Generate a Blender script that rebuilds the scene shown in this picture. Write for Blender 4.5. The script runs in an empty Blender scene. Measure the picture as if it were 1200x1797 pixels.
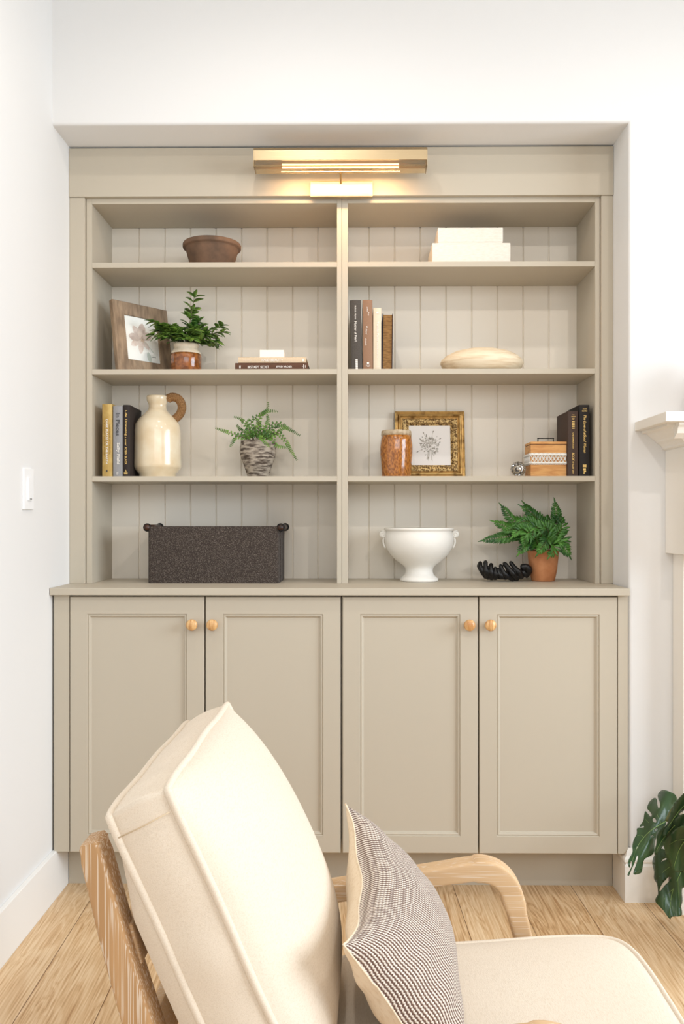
import bpy, bmesh, math, random
from mathutils import Vector, Matrix, geometry
random.seed(7)
C = bpy.context.scene.collection
SC = bpy.context.scene
PI = math.pi

# ------------------------------------------------------------------ camera
CAM_Y, CAM_Z, F = -2.626, 1.18, 1482.0
cam_data = bpy.data.cameras.new('camera'); cam = bpy.data.objects.new('camera', cam_data); C.objects.link(cam)
cam.location = (0, CAM_Y, CAM_Z)
cam.rotation_euler = (PI/2, 0, 0.0095)
cam_data.sensor_fit = 'HORIZONTAL'; cam_data.sensor_width = 36; cam_data.lens = 36*F/1200
cam_data.shift_x = -8/1200; cam_data.shift_y = 13.5/1200
cam_data.clip_start = .05
SC.camera = cam
# ------------------------------------------------------------------ light
SC.view_settings.view_transform = 'Standard'; SC.view_settings.look = 'None'
SC.view_settings.gamma = 1; SC.view_settings.use_curve_mapping = False
SC.view_settings.exposure = -.14
world = bpy.data.worlds.new('daylight'); SC.world = world; world.use_nodes = True
bg = world.node_tree.nodes['Background']; bg.inputs[0].default_value = (.86, .93, 1, 1); bg.inputs[1].default_value = .8
def area(name, loc, target, sx, sy, power, col, spread=180):
    d = bpy.data.lights.new(name, 'AREA'); d.shape = 'RECTANGLE'; d.size = sx; d.size_y = sy
    d.energy = power; d.color = col; d.spread = math.radians(spread)
    o = bpy.data.objects.new(name, d); C.objects.link(o); o.location = loc
    o.rotation_euler = (Vector(target)-Vector(loc)).to_track_quat('-Z', 'Y').to_euler(); return o
def spot(name, loc, target, power, col, size=100, blend=.5, rad=.03):
    d = bpy.data.lights.new(name, 'SPOT'); d.energy = power; d.color = col
    d.spot_size = math.radians(size); d.spot_blend = blend; d.shadow_soft_size = rad
    o = bpy.data.objects.new(name, d); C.objects.link(o); o.location = loc
    o.rotation_euler = (Vector(target)-Vector(loc)).to_track_quat('-Z', 'Y').to_euler(); return o
WARM = (1, .945, .885); DAY = (.80, .90, 1)
area('window_light_right', (3.3, -1.9, 1.8), (0, -1.25, .5), 2.2, 1.6, 74, DAY, 130)
area('fill_light_rear', (.6, -4.65, 2.35), (0, 0, .75), 3.4, 1.0, 20, (.92, .96, 1), 120)  # added fill from behind the camera; no rear window is known
spot('downlight_left', (-.2, -.85, 2.975), (-.2, -.55, 0), 21, WARM, 150, .8)
spot('downlight_right', (1.13, -.85, 2.975), (1.0, -.55, 0), 14, WARM, 150, .8)
spot('downlight_rear_left', (-.2, -2.4, 2.975), (-.2, -1.2, .6), 20, WARM, 150, .8)
spot('downlight_rear_right', (1.13, -2.4, 2.975), (.9, -1.2, .6), 44, WARM, 150, .8)

# ------------------------------------------------------------------ helpers
def at(px, py, y):
    d = y-CAM_Y
    return Vector(((px-622)*d/F, y, CAM_Z-(py-912)*d/F))
def kx(y): return (y-CAM_Y)/F
def srgb(r, g, b):
    return tuple(((c/255)/12.92 if c/255 <= .04045 else ((c/255+.055)/1.055)**2.4) for c in (r, g, b))+(1,)

def link(o, parent=None):
    C.objects.link(o)
    if parent is not None: o.parent = parent
    return o
def obj(name, bm, m=None, parent=None, smooth=False, label=None):
    me = bpy.data.meshes.new(name)
    bm.normal_update(); bm.to_mesh(me); bm.free()
    if m is not None: me.materials.append(m)
    if smooth:
        for p in me.polygons: p.use_smooth = True
    o = bpy.data.objects.new(name, me); link(o, parent)
    if label: o['label'] = label
    return o
def autosmooth(o, ang=40):
    me = o.data; bm = bmesh.new(); bm.from_mesh(me)
    for f in bm.faces: f.smooth = True
    for e in bm.edges:
        if len(e.link_faces) == 2 and e.calc_face_angle(0) > math.radians(ang): e.smooth = False
    bm.to_mesh(me); bm.free(); return o
def tag(o, label, cat, group=None, kind=None):
    o['label'] = label; o['category'] = cat
    if group: o['group'] = group
    if kind: o['kind'] = kind
    return o
def struct(o, label=None):
    o['kind'] = 'structure'
    if label: o['label'] = label
    return o
def thing(name, label, cat, loc=(0, 0, 0), rot=(0, 0, 0), group=None):
    o = bpy.data.objects.new(name, None); C.objects.link(o); o.empty_display_size = .05
    o.location = loc; o.rotation_euler = rot
    return tag(o, label, cat, group)

def add_box(bm, x0, x1, y0, y1, z0, z1, bev=0, seg=2):
    t = bmesh.new()
    r = bmesh.ops.create_cube(t, size=1)
    for v in t.verts:
        v.co = Vector((x0+(v.co.x+.5)*(x1-x0), y0+(v.co.y+.5)*(y1-y0), z0+(v.co.z+.5)*(z1-z0)))
    if bev > 0:
        bmesh.ops.bevel(t, geom=list(t.edges), offset=bev, segments=seg, affect='EDGES', profile=.6)
    bmesh.ops.recalc_face_normals(t, faces=t.faces)
    me = bpy.data.meshes.new('tmp'); t.to_mesh(me); t.free(); bm.from_mesh(me); bpy.data.meshes.remove(me)
    return bm
def box(x0, x1, y0, y1, z0, z1, bev=0, seg=2):
    return add_box(bmesh.new(), x0, x1, y0, y1, z0, z1, bev, seg)
def add_prism(bm, pts, axis, a0, a1):
    """extrude a 2D outline along an axis; pts are (u,v) of the other two axes in order"""
    def P(u, v, a):
        return {'x': (a, u, v), 'y': (u, a, v), 'z': (u, v, a)}[axis]
    A = [bm.verts.new(P(u, v, a0)) for u, v in pts]; B = [bm.verts.new(P(u, v, a1)) for u, v in pts]
    n = len(pts)
    fs = [bm.faces.new(A), bm.faces.new(B[::-1])]
    for i in range(n): fs.append(bm.faces.new((A[i], A[(i+1) % n], B[(i+1) % n], B[i])))
    bmesh.ops.recalc_face_normals(bm, faces=fs)
    return bm
def add_lathe(bm, prof, c=(0, 0, 0), seg=48, axis='z', wob=None):
    rings = []
    for r, h in prof:
        ring = []
        if r < 1e-6:
            p = {'z': (0, 0, h), 'y': (0, h, 0), 'x': (h, 0, 0)}[axis]
            ring = [bm.verts.new(Vector(c)+Vector(p))]
        else:
            for i in range(seg):
                a = 2*PI*i/seg; rr = r*(1+(wob(a, h) if wob else 0)); u, v = rr*math.cos(a), rr*math.sin(a)
                p = {'z': (u, v, h), 'y': (u, h, v), 'x': (h, u, v)}[axis]
                ring.append(bm.verts.new(Vector(c)+Vector(p)))
        rings.append(ring)
    fs = []
    for A, B in zip(rings, rings[1:]):
        for i in range(seg):
            j = (i+1) % seg
            if len(A) == 1 and len(B) == 1: continue
            if len(A) == 1: fs.append(bm.faces.new((A[0], B[i], B[j])))
            elif len(B) == 1: fs.append(bm.faces.new((A[i], A[j], B[0])))
            else: fs.append(bm.faces.new((A[i], A[j], B[j], B[i])))
    if len(rings[0]) > 1: fs.append(bm.faces.new(rings[0][::-1]))
    if len(rings[-1]) > 1: fs.append(bm.faces.new(rings[-1]))
    bmesh.ops.recalc_face_normals(bm, faces=fs)
    return bm
def lathe(*a, **k): return add_lathe(bmesh.new(), *a, **k)
def smooth_path(pts, n=6):
    """Catmull-Rom resample"""
    P = [Vector(p) for p in pts]
    if len(P) < 3: return P
    out = []
    for i in range(len(P)-1):
        p0 = P[max(i-1, 0)]; p1 = P[i]; p2 = P[i+1]; p3 = P[min(i+2, len(P)-1)]
        for k in range(n):
            t = k/n
            out.append(.5*((2*p1)+(-p0+p2)*t+(2*p0-5*p1+4*p2-p3)*t*t+(-p0+3*p1-3*p2+p3)*t**3))
    out.append(P[-1]); return out
def add_tube(bm, pts, rad, seg=8, closed=False, cap=True):
    P = [Vector(p) for p in pts]; n = len(P)
    R = rad if isinstance(rad, (list, tuple)) else [rad]*n
    rings = []; up = None
    for i in range(n):
        if closed: t = P[(i+1) % n]-P[i-1]
        else: t = P[min(i+1, n-1)]-P[max(i-1, 0)]
        if t.length < 1e-9: t = Vector((0, 0, 1))
        t.normalize()
        if up is None:
            up = t.orthogonal().normalized()
        up = (up-t*up.dot(t))
        if up.length < 1e-6: up = t.orthogonal()
        up.normalize(); s = t.cross(up)
        rings.append([bm.verts.new(P[i]+R[i]*(math.cos(2*PI*k/seg)*up+math.sin(2*PI*k/seg)*s)) for k in range(seg)])
    fs = []
    pairs = list(zip(rings, rings[1:]))
    for A, B in pairs:
        for k in range(seg):
            j = (k+1) % seg; fs.append(bm.faces.new((A[k], A[j], B[j], B[k])))
    if closed:
        A, B = rings[-1], rings[0]
        off = min(range(seg), key=lambda o: (A[0].co-B[o].co).length)
        for k in range(seg):
            j = (k+1) % seg; fs.append(bm.faces.new((A[k], A[j], B[(j+off) % seg], B[(k+off) % seg])))
    elif cap:
        fs.append(bm.faces.new(rings[0][::-1])); fs.append(bm.faces.new(rings[-1]))
    bmesh.ops.recalc_face_normals(bm, faces=fs)
    return bm
def tube(*a, **k): return add_tube(bmesh.new(), *a, **k)
def add_ringloft(bm, x0, x1, z0, z1, prof, fill=True, back=None):
    """nested rectangles in the xz plane; prof = [(inset, y)...]"""
    rings = []
    for ins, y in prof:
        rings.append([bm.verts.new(p) for p in ((x0+ins, y, z0+ins), (x1-ins, y, z0+ins), (x1-ins, y, z1-ins), (x0+ins, y, z1-ins))])
    fs = []
    for A, B in zip(rings, rings[1:]):
        for i in range(4):
            j = (i+1) % 4; fs.append(bm.faces.new((A[i], A[j], B[j], B[i])))
    if fill:
        fs.append(bm.faces.new(rings[-1])); fs.append(bm.faces.new(rings[0][::-1]))
    else:
        for i in range(4):
            j = (i+1) % 4; A, B = rings[-1], rings[0]; fs.append(bm.faces.new((A[i], A[j], B[j], B[i])))
    bmesh.ops.recalc_face_normals(bm, faces=fs)
    return bm
def ringloft(*a, **k): return add_ringloft(bmesh.new(), *a, **k)
def from_modified(o, name, m, parent):
    dg = bpy.context.evaluated_depsgraph_get(); dg.update()
    me = bpy.data.meshes.new_from_object(o.evaluated_get(dg)); bpy.data.objects.remove(o)
    me.name = name; me.materials.clear(); me.materials.append(m)
    n = bpy.data.objects.new(name, me); return link(n, parent)
def text_mesh(name, body, m, parent, M, length=None, height=None, shear=0, bold=.012, label=None, ext=.0002):
    """lettering: u runs along the words, v up; M maps (u,v,w) to the parent's space; centred on (0,0)"""
    c = bpy.data.curves.new(name, 'FONT'); c.body = body; c.align_x = 'LEFT'; c.shear = shear; c.offset = bold
    c.extrude = .01; c.resolution_u = 3; c.size = 1
    o = bpy.data.objects.new(name, c); C.objects.link(o)
    dg = bpy.context.evaluated_depsgraph_get(); dg.update()
    me = bpy.data.meshes.new_from_object(o.evaluated_get(dg)); bpy.data.objects.remove(o); bpy.data.curves.remove(c)
    xs = [v.co.x for v in me.vertices]; ys = [v.co.y for v in me.vertices]
    w = max(xs)-min(xs); h = max(ys)-min(ys); cx = (max(xs)+min(xs))/2; cy = (max(ys)+min(ys))/2
    sy = (height/h) if height else length/w
    sx = (length/w) if length else sy
    for v in me.vertices:
        v.co = M @ Vector(((v.co.x-cx)*sx, (v.co.y-cy)*sy, v.co.z*ext/.01))
    me.name = name; me.materials.append(m)
    n = bpy.data.objects.new(name, me); link(n, parent)
    if label: n['label'] = label
    return n

# ------------------------------------------------------------------ materials
def mat(name, col, rough=.5, metal=0, spec=.5, col2=None, scale=20, stretch=(1, 1, 1), detail=4, mixr=(.35, .65),
        bump=0, bscale=None, bstretch=None, sheen=0, coat=0, trans=0, ior=1.45, emit=None, estr=0, sub=0, rot=(0, 0, 0), distort=0):
    m = bpy.data.materials.new(name); m.use_nodes = True; nt = m.node_tree; b = nt.nodes['Principled BSDF']
    b.inputs['Base Color'].default_value = col; b.inputs['Roughness'].default_value = rough
    b.inputs['Metallic'].default_value = metal; b.inputs['Specular IOR Level'].default_value = spec
    b.inputs['Sheen Weight'].default_value = sheen; b.inputs['Coat Weight'].default_value = coat
    b.inputs['Transmission Weight'].default_value = trans; b.inputs['IOR'].default_value = ior
    if sub: b.inputs['Subsurface Weight'].default_value = sub; b.inputs['Subsurface Radius'].default_value = (.01, .01, .004)
    if emit: b.inputs['Emission Color'].default_value = emit; b.inputs['Emission Strength'].default_value = estr
    tc = nt.nodes.new('ShaderNodeTexCoord')
    def mp(s, st):
        n = nt.nodes.new('ShaderNodeMapping'); n.inputs['Scale'].default_value = tuple(s*k for k in st)
        n.inputs['Rotation'].default_value = rot
        nt.links.new(tc.outputs['Object'], n.inputs[0]); return n
    if col2 is not None:
        n = nt.nodes.new('ShaderNodeTexNoise'); n.inputs['Scale'].default_value = 1; n.inputs['Detail'].default_value = detail
        n.inputs['Distortion'].default_value = distort
        nt.links.new(mp(scale, stretch).outputs[0], n.inputs['Vector'])
        r = nt.nodes.new('ShaderNodeValToRGB'); r.color_ramp.elements[0].position = mixr[0]; r.color_ramp.elements[1].position = mixr[1]
        r.color_ramp.elements[0].color = col; r.color_ramp.elements[1].color = col2
        nt.links.new(n.outputs[0], r.inputs[0]); nt.links.new(r.outputs[0], b.inputs['Base Color'])
    if bump:
        n2 = nt.nodes.new('ShaderNodeTexNoise'); n2.inputs['Scale'].default_value = 1; n2.inputs['Detail'].default_value = 3
        nt.links.new(mp(bscale or scale, bstretch or stretch).outputs[0], n2.inputs['Vector'])
        bp = nt.nodes.new('ShaderNodeBump'); bp.inputs['Strength'].default_value = bump; bp.inputs['Distance'].default_value = .002
        nt.links.new(n2.outputs[0], bp.inputs['Height']); nt.links.new(bp.outputs[0], b.inputs['Normal'])
    return m

WALL = mat('wall_paint', srgb(231, 230, 228), .9, spec=.2, bump=.05, bscale=90)
TRIM = mat('trim_paint', srgb(244, 243, 240), .45)
TAUPE = mat('taupe_paint', srgb(192, 182, 164), .48, spec=.4, bump=.04, bscale=120)
TAUPE_LIT = mat('taupe_paint_lit', srgb(238, 229, 214), .5, spec=.4, bump=.03, bscale=120)  # taupe paint lightened: light falling inside the shelves is put into the colour
DARKGAP = mat('gap_shadow', srgb(60, 54, 46), .9)
CREAM = mat('mantel_paint', srgb(242, 237, 228), .5)

def floor_mat():
    m = bpy.data.materials.new('oak_planks'); m.use_nodes = True; nt = m.node_tree; b = nt.nodes['Principled BSDF']; L = nt.links.new
    tc = nt.nodes.new('ShaderNodeTexCoord')
    mp = nt.nodes.new('ShaderNodeMapping'); mp.inputs['Rotation'].default_value = (0, 0, PI/2-.03); mp.inputs['Location'].default_value = (.3, .06, 0)
    L(tc.outputs['Object'], mp.inputs[0])
    br = nt.nodes.new('ShaderNodeTexBrick'); br.inputs['Scale'].default_value = 1; br.inputs['Brick Width'].default_value = 1.9
    br.inputs['Row Height'].default_value = .19; br.inputs['Mortar Size'].default_value = .0012; br.inputs['Mortar Smooth'].default_value = .2
    br.offset = .37; br.inputs['Color1'].default_value = (0, 0, 0, 1); br.inputs['Color2'].default_value = (1, 1, 1, 1); br.inputs['Mortar'].default_value = (.5, .5, .5, 1)
    L(mp.outputs[0], br.inputs['Vector'])
    # offset the grain per plank
    sep = nt.nodes.new('ShaderNodeSeparateXYZ'); L(mp.outputs[0], sep.inputs[0])
    mul = nt.nodes.new('ShaderNodeMath'); mul.operation = 'MULTIPLY'; mul.inputs[1].default_value = 13.0; L(br.outputs['Color'], mul.inputs[0])
    cmb = nt.nodes.new('ShaderNodeCombineXYZ'); L(sep.outputs[0], cmb.inputs[0]); L(sep.outputs[1], cmb.inputs[1]); L(mul.outputs[0], cmb.inputs[2])
    g = nt.nodes.new('ShaderNodeMapping'); g.inputs['Scale'].default_value = (1.6, 14, 1); L(cmb.outputs[0], g.inputs[0])
    n = nt.nodes.new('ShaderNodeTexNoise'); n.inputs['Scale'].default_value = 1.2; n.inputs['Detail'].default_value = 3; n.inputs['Distortion'].default_value = .6; L(g.outputs[0], n.inputs['Vector'])
    # cathedral rings : wave of the noise
    w = nt.nodes.new('ShaderNodeMath'); w.operation = 'MULTIPLY'; w.inputs[1].default_value = 70; L(n.outputs[0], w.inputs[0])
    s = nt.nodes.new('ShaderNodeMath'); s.operation = 'SINE'; L(w.outputs[0], s.inputs[0])
    g2 = nt.nodes.new('ShaderNodeMapping'); g2.inputs['Scale'].default_value = (5, 210, 1); L(cmb.outputs[0], g2.inputs[0])
    n2 = nt.nodes.new('ShaderNodeTexNoise'); n2.inputs['Scale'].default_value = 1; n2.inputs['Detail'].default_value = 5; L(g2.outputs[0], n2.inputs['Vector'])
    a = nt.nodes.new('ShaderNodeMath'); a.operation = 'MULTIPLY_ADD'; a.inputs[1].default_value = .10; a.inputs[2].default_value = 0; L(s.outputs[0], a.inputs[0])
    ad = nt.nodes.new('ShaderNodeMath'); ad.operation = 'ADD'; L(a.outputs[0], ad.inputs[0]); L(n2.outputs[0], ad.inputs[1])
    pl = nt.nodes.new('ShaderNodeMath'); pl.operation = 'MULTIPLY_ADD'; pl.inputs[1].default_value = .16; L(br.outputs['Color'], pl.inputs[0]); L(ad.outputs[0], pl.inputs[2])
    r = nt.nodes.new('ShaderNodeValToRGB'); e = r.color_ramp.elements
    e[0].position = .32; e[0].color = srgb(180, 138, 94); e[1].position = .85; e[1].color = srgb(234, 206, 168)
    x = r.color_ramp.elements.new(.55); x.color = srgb(214, 178, 134)
    L(pl.outputs[0], r.inputs[0])
    mx = nt.nodes.new('ShaderNodeMix'); mx.data_type = 'RGBA'; mx.inputs[7].default_value = srgb(120, 84, 52)
    L(br.outputs['Fac'], mx.inputs[0]); L(r.outputs[0], mx.inputs[6]); L(mx.outputs[2], b.inputs['Base Color'])
    b.inputs['Roughness'].default_value = .42; b.inputs['Specular IOR Level'].default_value = .35
    bp = nt.nodes.new('ShaderNodeBump'); bp.inputs['Strength'].default_value = .15; bp.inputs['Distance'].default_value = .001
    L(ad.outputs[0], bp.inputs['Height']); L(bp.outputs[0], b.inputs['Normal'])
    return m
FLOOR = floor_mat()
BRASS = mat('brushed_brass', srgb(188, 168, 134), .36, 1, bump=.15, bscale=400, bstretch=(.02, 1, 1))
BRASSD = mat('aged_brass', srgb(150, 118, 66), .4, 1)
LINEN = mat('linen', srgb(229, 215, 196), .95, spec=.1, col2=srgb(214, 197, 174), scale=500, stretch=(.25, 1, 1), detail=3, mixr=(.45, .9), bump=.25, bscale=900, sheen=.1)
LINEN2 = mat('pillow_linen', srgb(236, 217, 190), .95, spec=.1, col2=srgb(214, 186, 150), scale=200, stretch=(1, .3, 1), detail=3, mixr=(.5, .9), bump=.25, bscale=700, sheen=.1)

def oak_mat(name, base, wash, dark, stretch, scale=1, amt=(.54, .62)):
    m = bpy.data.materials.new(name); m.use_nodes = True; nt = m.node_tree; b = nt.nodes['Principled BSDF']; L = nt.links.new
    tc = nt.nodes.new('ShaderNodeTexCoord')
    def noise(st, det=3, dis=0):
        mp = nt.nodes.new('ShaderNodeMapping'); mp.inputs['Scale'].default_value = st; L(tc.outputs['Object'], mp.inputs[0])
        n = nt.nodes.new('ShaderNodeTexNoise'); n.inputs['Scale'].default_value = 1; n.inputs['Detail'].default_value = det; n.inputs['Distortion'].default_value = dis
        L(mp.outputs[0], n.inputs['Vector']); return n
    n1 = noise(tuple(s*22 for s in stretch)); n2 = noise(tuple(s*(430 if s > .5 else 150) for s in stretch), 1, 0)
    r1 = nt.nodes.new('ShaderNodeValToRGB'); r1.color_ramp.elements[0].color = dark; r1.color_ramp.elements[1].color = base
    r1.color_ramp.elements[0].position = .3; r1.color_ramp.elements[1].position = .6; L(n1.outputs[0], r1.inputs[0])
    r2 = nt.nodes.new('ShaderNodeValToRGB'); r2.color_ramp.elements[0].color = (0, 0, 0, 1); r2.color_ramp.elements[1].color = (.75, .75, .75, 1)
    r2.color_ramp.elements[0].position = amt[0]; r2.color_ramp.elements[1].position = amt[1]; L(n2.outputs[0], r2.inputs[0])
    mx = nt.nodes.new('ShaderNodeMix'); mx.data_type = 'RGBA'; mx.inputs[7].default_value = wash
    L(r2.outputs[0], mx.inputs[0]); L(r1.outputs[0], mx.inputs[6]); L(mx.outputs[2], b.inputs['Base Color'])
    b.inputs['Roughness'].default_value = .6; b.inputs['Specular IOR Level'].default_value = .3
    bp = nt.nodes.new('ShaderNodeBump'); bp.inputs['Strength'].default_value = .2; bp.inputs['Distance'].default_value = .001
    L(n2.outputs[0], bp.inputs['Height']); L(bp.outputs[0], b.inputs['Normal'])
    return m
WASH = srgb(226, 210, 190)
OAKZ = oak_mat('limed_oak_upright', srgb(192, 152, 108), WASH, srgb(166, 126, 84), (1, 1, .045))
OAKX = oak_mat('limed_oak_level', srgb(210, 176, 136), WASH, srgb(190, 152, 110), (.06, 1, 1), amt=(.58, .7))

def knit_mat():
    m = bpy.data.materials.new('striped_knit'); m.use_nodes = True; nt = m.node_tree; b = nt.nodes['Principled BSDF']; L = nt.links.new
    tc = nt.nodes.new('ShaderNodeTexCoord'); sep = nt.nodes.new('ShaderNodeSeparateXYZ')
    nz = nt.nodes.new('ShaderNodeTexNoise'); nz.inputs['Scale'].default_value = 9; L(tc.outputs['UV'], nz.inputs['Vector'])
    vm = nt.nodes.new('ShaderNodeVectorMath'); vm.operation = 'MULTIPLY_ADD'; vm.inputs[1].default_value = (.004, .004, 0)
    L(nz.outputs['Color'], vm.inputs[0]); L(tc.outputs['UV'], vm.inputs[2]); L(vm.outputs[0], sep.inputs[0])
    def math_(op, a, bb):
        n = nt.nodes.new('ShaderNodeMath'); n.operation = op
        for i, v in enumerate((a, bb)):
            if v is None: continue
            if hasattr(v, 'node'): L(v, n.inputs[i])
            else: n.inputs[i].default_value = v
        return n.outputs[0]
    P = 2*PI/.0062
    wob = math_('MULTIPLY', math_('SINE', math_('MULTIPLY', sep.outputs[1], 2*PI/.0062), None), .0005)
    u = math_('ADD', sep.outputs[0], wob)
    s = math_('SINE', math_('MULTIPLY', u, P), None)
    dots = math_('SINE', math_('MULTIPLY', sep.outputs[1], 2*PI/.0042), None)
    r = nt.nodes.new('ShaderNodeValToRGB'); e = r.color_ramp.elements
    e[0].position = .36; e[0].color = srgb(118, 92, 80); e[1].position = .62; e[1].color = srgb(236, 224, 210)
    sm = math_('ADD', math_('MULTIPLY', s, .42), .5)
    L(sm, r.inputs[0])
    mx = nt.nodes.new('ShaderNodeMix'); mx.data_type = 'RGBA'; mx.blend_type = 'MULTIPLY'
    dr = nt.nodes.new('ShaderNodeValToRGB'); dr.color_ramp.elements[0].position = .1; dr.color_ramp.elements[1].position = .4
    dr.color_ramp.elements[0].color = (.62, .56, .52, 1); dr.color_ramp.elements[1].color = (1, 1, 1, 1)
    L(math_('ADD', math_('MULTIPLY', dots, .5), .5), dr.inputs[0])
    mx.inputs[0].default_value = .8; L(r.outputs[0], mx.inputs[6]); L(dr.outputs[0], mx.inputs[7]); L(mx.outputs[2], b.inputs['Base Color'])
    b.inputs['Roughness'].default_value = .95; b.inputs['Specular IOR Level'].default_value = .1; b.inputs['Sheen Weight'].default_value = .15
    hb = math_('ADD', s, math_('MULTIPLY', dots, .5))
    bp = nt.nodes.new('ShaderNodeBump'); bp.inputs['Strength'].default_value = .6; bp.inputs['Distance'].default_value = .0012
    L(hb, bp.inputs['Height']); L(bp.outputs[0], b.inputs['Normal'])
    return m
KNIT = knit_mat()
WOODW = mat('weathered_wood', srgb(160, 136, 110), .75, col2=srgb(122, 102, 82), scale=60, stretch=(1, 1, .25), bump=.4)
PAPER = mat('art_paper', srgb(240, 238, 230), .8, col2=srgb(222, 226, 222), scale=14, mixr=(.45, .8))
BLACK = mat('black_card', srgb(22, 20, 19), .7)
BLKMET = mat('black_metal', srgb(26, 24, 24), .4, .6)
GOLD = mat('gilt', srgb(206, 168, 104), .36, .6, col2=srgb(128, 94, 48), scale=40, mixr=(.45, .7), bump=.2)
GOLDP = mat('gilt_ornament', srgb(206, 174, 116), .42, .5, col2=srgb(106, 78, 42), scale=170, detail=2, mixr=(.42, .58), bump=1, bscale=170)
GOLDL = mat('gold_foil', srgb(226, 190, 116), .4, .5)
WHITEL = mat('white_lettering', srgb(238, 232, 224), .6)
GREYL = mat('grey_lettering', srgb(74, 74, 76), .6)
PAGES = mat('book_pages', srgb(232, 222, 202), .9, col2=srgb(208, 196, 172), scale=600, stretch=(1, .02, .02), mixr=(.4, .6))
def cloth(n, r, g, b, rough=.65, k=.82):
    return mat(n, srgb(r, g, b), rough, spec=.3, col2=srgb(r*k, g*k, b*k), scale=500, mixr=(.4, .7), bump=.15)
TERRA_D = mat('old_terracotta', srgb(126, 96, 74), .8, col2=srgb(86, 68, 54), scale=16, bump=.15, bscale=60, mixr=(.35, .7))
TERRA = mat('terracotta', srgb(206, 142, 96), .8, col2=srgb(186, 120, 76), scale=22, bump=.12, bscale=200)
CERAM = mat('cream_glaze', srgb(232, 218, 190), .2, col2=srgb(222, 200, 164), scale=14, coat=.4, bump=.05, bscale=30)
WHITEC = mat('white_plaster', srgb(240, 236, 228), .6, bump=.35, bscale=45)
ROPE = mat('raffia_wrap', srgb(184, 140, 92), .8, col2=srgb(132, 92, 52), scale=300, bump=.3)
BROWNG = mat('brown_glaze', srgb(156, 94, 46), .13, col2=srgb(116, 64, 28), scale=70, mixr=(.4, .6), coat=.6, bump=.25, bscale=120)
AMBER = mat('amber_glaze', srgb(190, 122, 52), .12, col2=srgb(130, 74, 26), scale=200, stretch=(1, 1, .5), mixr=(.36, .62), coat=.7, bump=.3, bscale=120)
STONEC = mat('raw_clay_rim', srgb(196, 178, 150), .7, col2=srgb(160, 134, 104), scale=90, mixr=(.4, .7))
CREAMC = mat('cream_stoneware', srgb(230, 216, 194), .45, col2=srgb(214, 196, 170), scale=30)
STONE = mat('banded_stoneware', srgb(176, 164, 148), .85, col2=srgb(78, 66, 56), scale=34, stretch=(1, 1, 4.2), detail=6, mixr=(.42, .62), bump=.8, bscale=120, bstretch=(1, 1, 2))
PALEW = mat('pale_carved_wood', srgb(236, 220, 192), .65, col2=srgb(208, 180, 140), scale=22, stretch=(.5, 1, 5), mixr=(.45, .8), bump=.15)
FELT = mat('felt', srgb(62, 54, 49), 1, spec=.1, col2=srgb(140, 128, 118), scale=420, detail=2, mixr=(.5, .8), bump=.7, bscale=420, sheen=.1)
DARKW = mat('dark_wood', srgb(70, 40, 24), .4, col2=srgb(32, 20, 14), scale=60)
BOXW = mat('honey_wood', srgb(218, 164, 100), .55, col2=srgb(190, 128, 68), scale=26, stretch=(.5, 1, 2.6), mixr=(.4, .65), detail=5, distort=.8)
KNOBW = mat('knob_wood', srgb(230, 188, 130), .35, col2=srgb(190, 134, 78), scale=60, stretch=(2.2, 1, .35), mixr=(.4, .62), coat=.2)
CANVAS = mat('box_canvas', srgb(238, 230, 219), .9, col2=srgb(231, 220, 206), scale=260, stretch=(.25, 1, 1), bump=.2)
GLASS = mat('cut_glass', (1, 1, 1, 1), .02, trans=1, ior=1.5)
LGLASS = mat('lamp_glass', srgb(255, 236, 200), .1, trans=.9, ior=1.3)
BLKRES = mat('black_resin', srgb(16, 14, 14), .38, bump=.15, bscale=80)
PLAST = mat('white_plastic', srgb(246, 246, 246), .3)
SOIL = mat('potting_soil', srgb(50, 38, 28), 1, bump=.6, bscale=150)
LEAF = mat('leaf_green', srgb(112, 142, 56), .4, col2=srgb(54, 92, 34), scale=32, mixr=(.35, .65))
LEAF2 = mat('fern_green', srgb(112, 150, 58), .45, col2=srgb(54, 98, 36), scale=36, mixr=(.35, .65))
LEAF3 = mat('deep_fern_green', srgb(80, 134, 46), .4, col2=srgb(28, 72, 28), scale=26, mixr=(.35, .65))
MONST = mat('monstera_green', srgb(58, 86, 46), .3, col2=srgb(38, 62, 36), scale=9, mixr=(.35, .65))
VEIN = mat('leaf_vein', srgb(124, 150, 84), .5)
STEM = mat('plant_stem', srgb(92, 96, 52), .6)
BULB = mat('lit_tube', (1, .8, .5, 1), .4, emit=(1, .72, .40, 1), estr=6)

# ================================================================== SETTING
LX, RX = -.943, .850      # niche between these
SOF = 2.4116
bm = bmesh.new()
add_prism(bm, [(LX, SOF), (RX, SOF), (RX, 0), (3.4, 0), (3.4, 3.0), (LX, 3.0)], 'y', 0, .5)
es = [e for e in bm.edges if all(abs(v.co.y) < 1e-6 for v in e.verts) and
      (all(abs(v.co.z-SOF) < 1e-6 for v in e.verts) or all(abs(v.co.x-RX) < 1e-6 for v in e.verts))]
bmesh.ops.bevel(bm, geom=es, offset=.010, segments=4, affect='EDGES', profile=.5)
struct(autosmooth(obj('wall_back', bm, WALL), 50), 'white wall with the shelving recess')
struct(obj('wall_niche', box(LX, RX, .415, .5, 0, SOF), WALL))
struct(obj('wall_left', box(LX-.12, LX, -4.8, .5, 0, 3.0), WALL), 'white wall at left')
bm = bmesh.new()          # right wall with a window opening
add_box(bm, 3.4, 3.52, -4.8, -3.05, 0, 3); add_box(bm, 3.4, 3.52, -.75, .5, 0, 3)
add_box(bm, 3.4, 3.52, -3.05, -.75, 0, .35); add_box(bm, 3.4, 3.52, -3.05, -.75, 2.55, 3)
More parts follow.
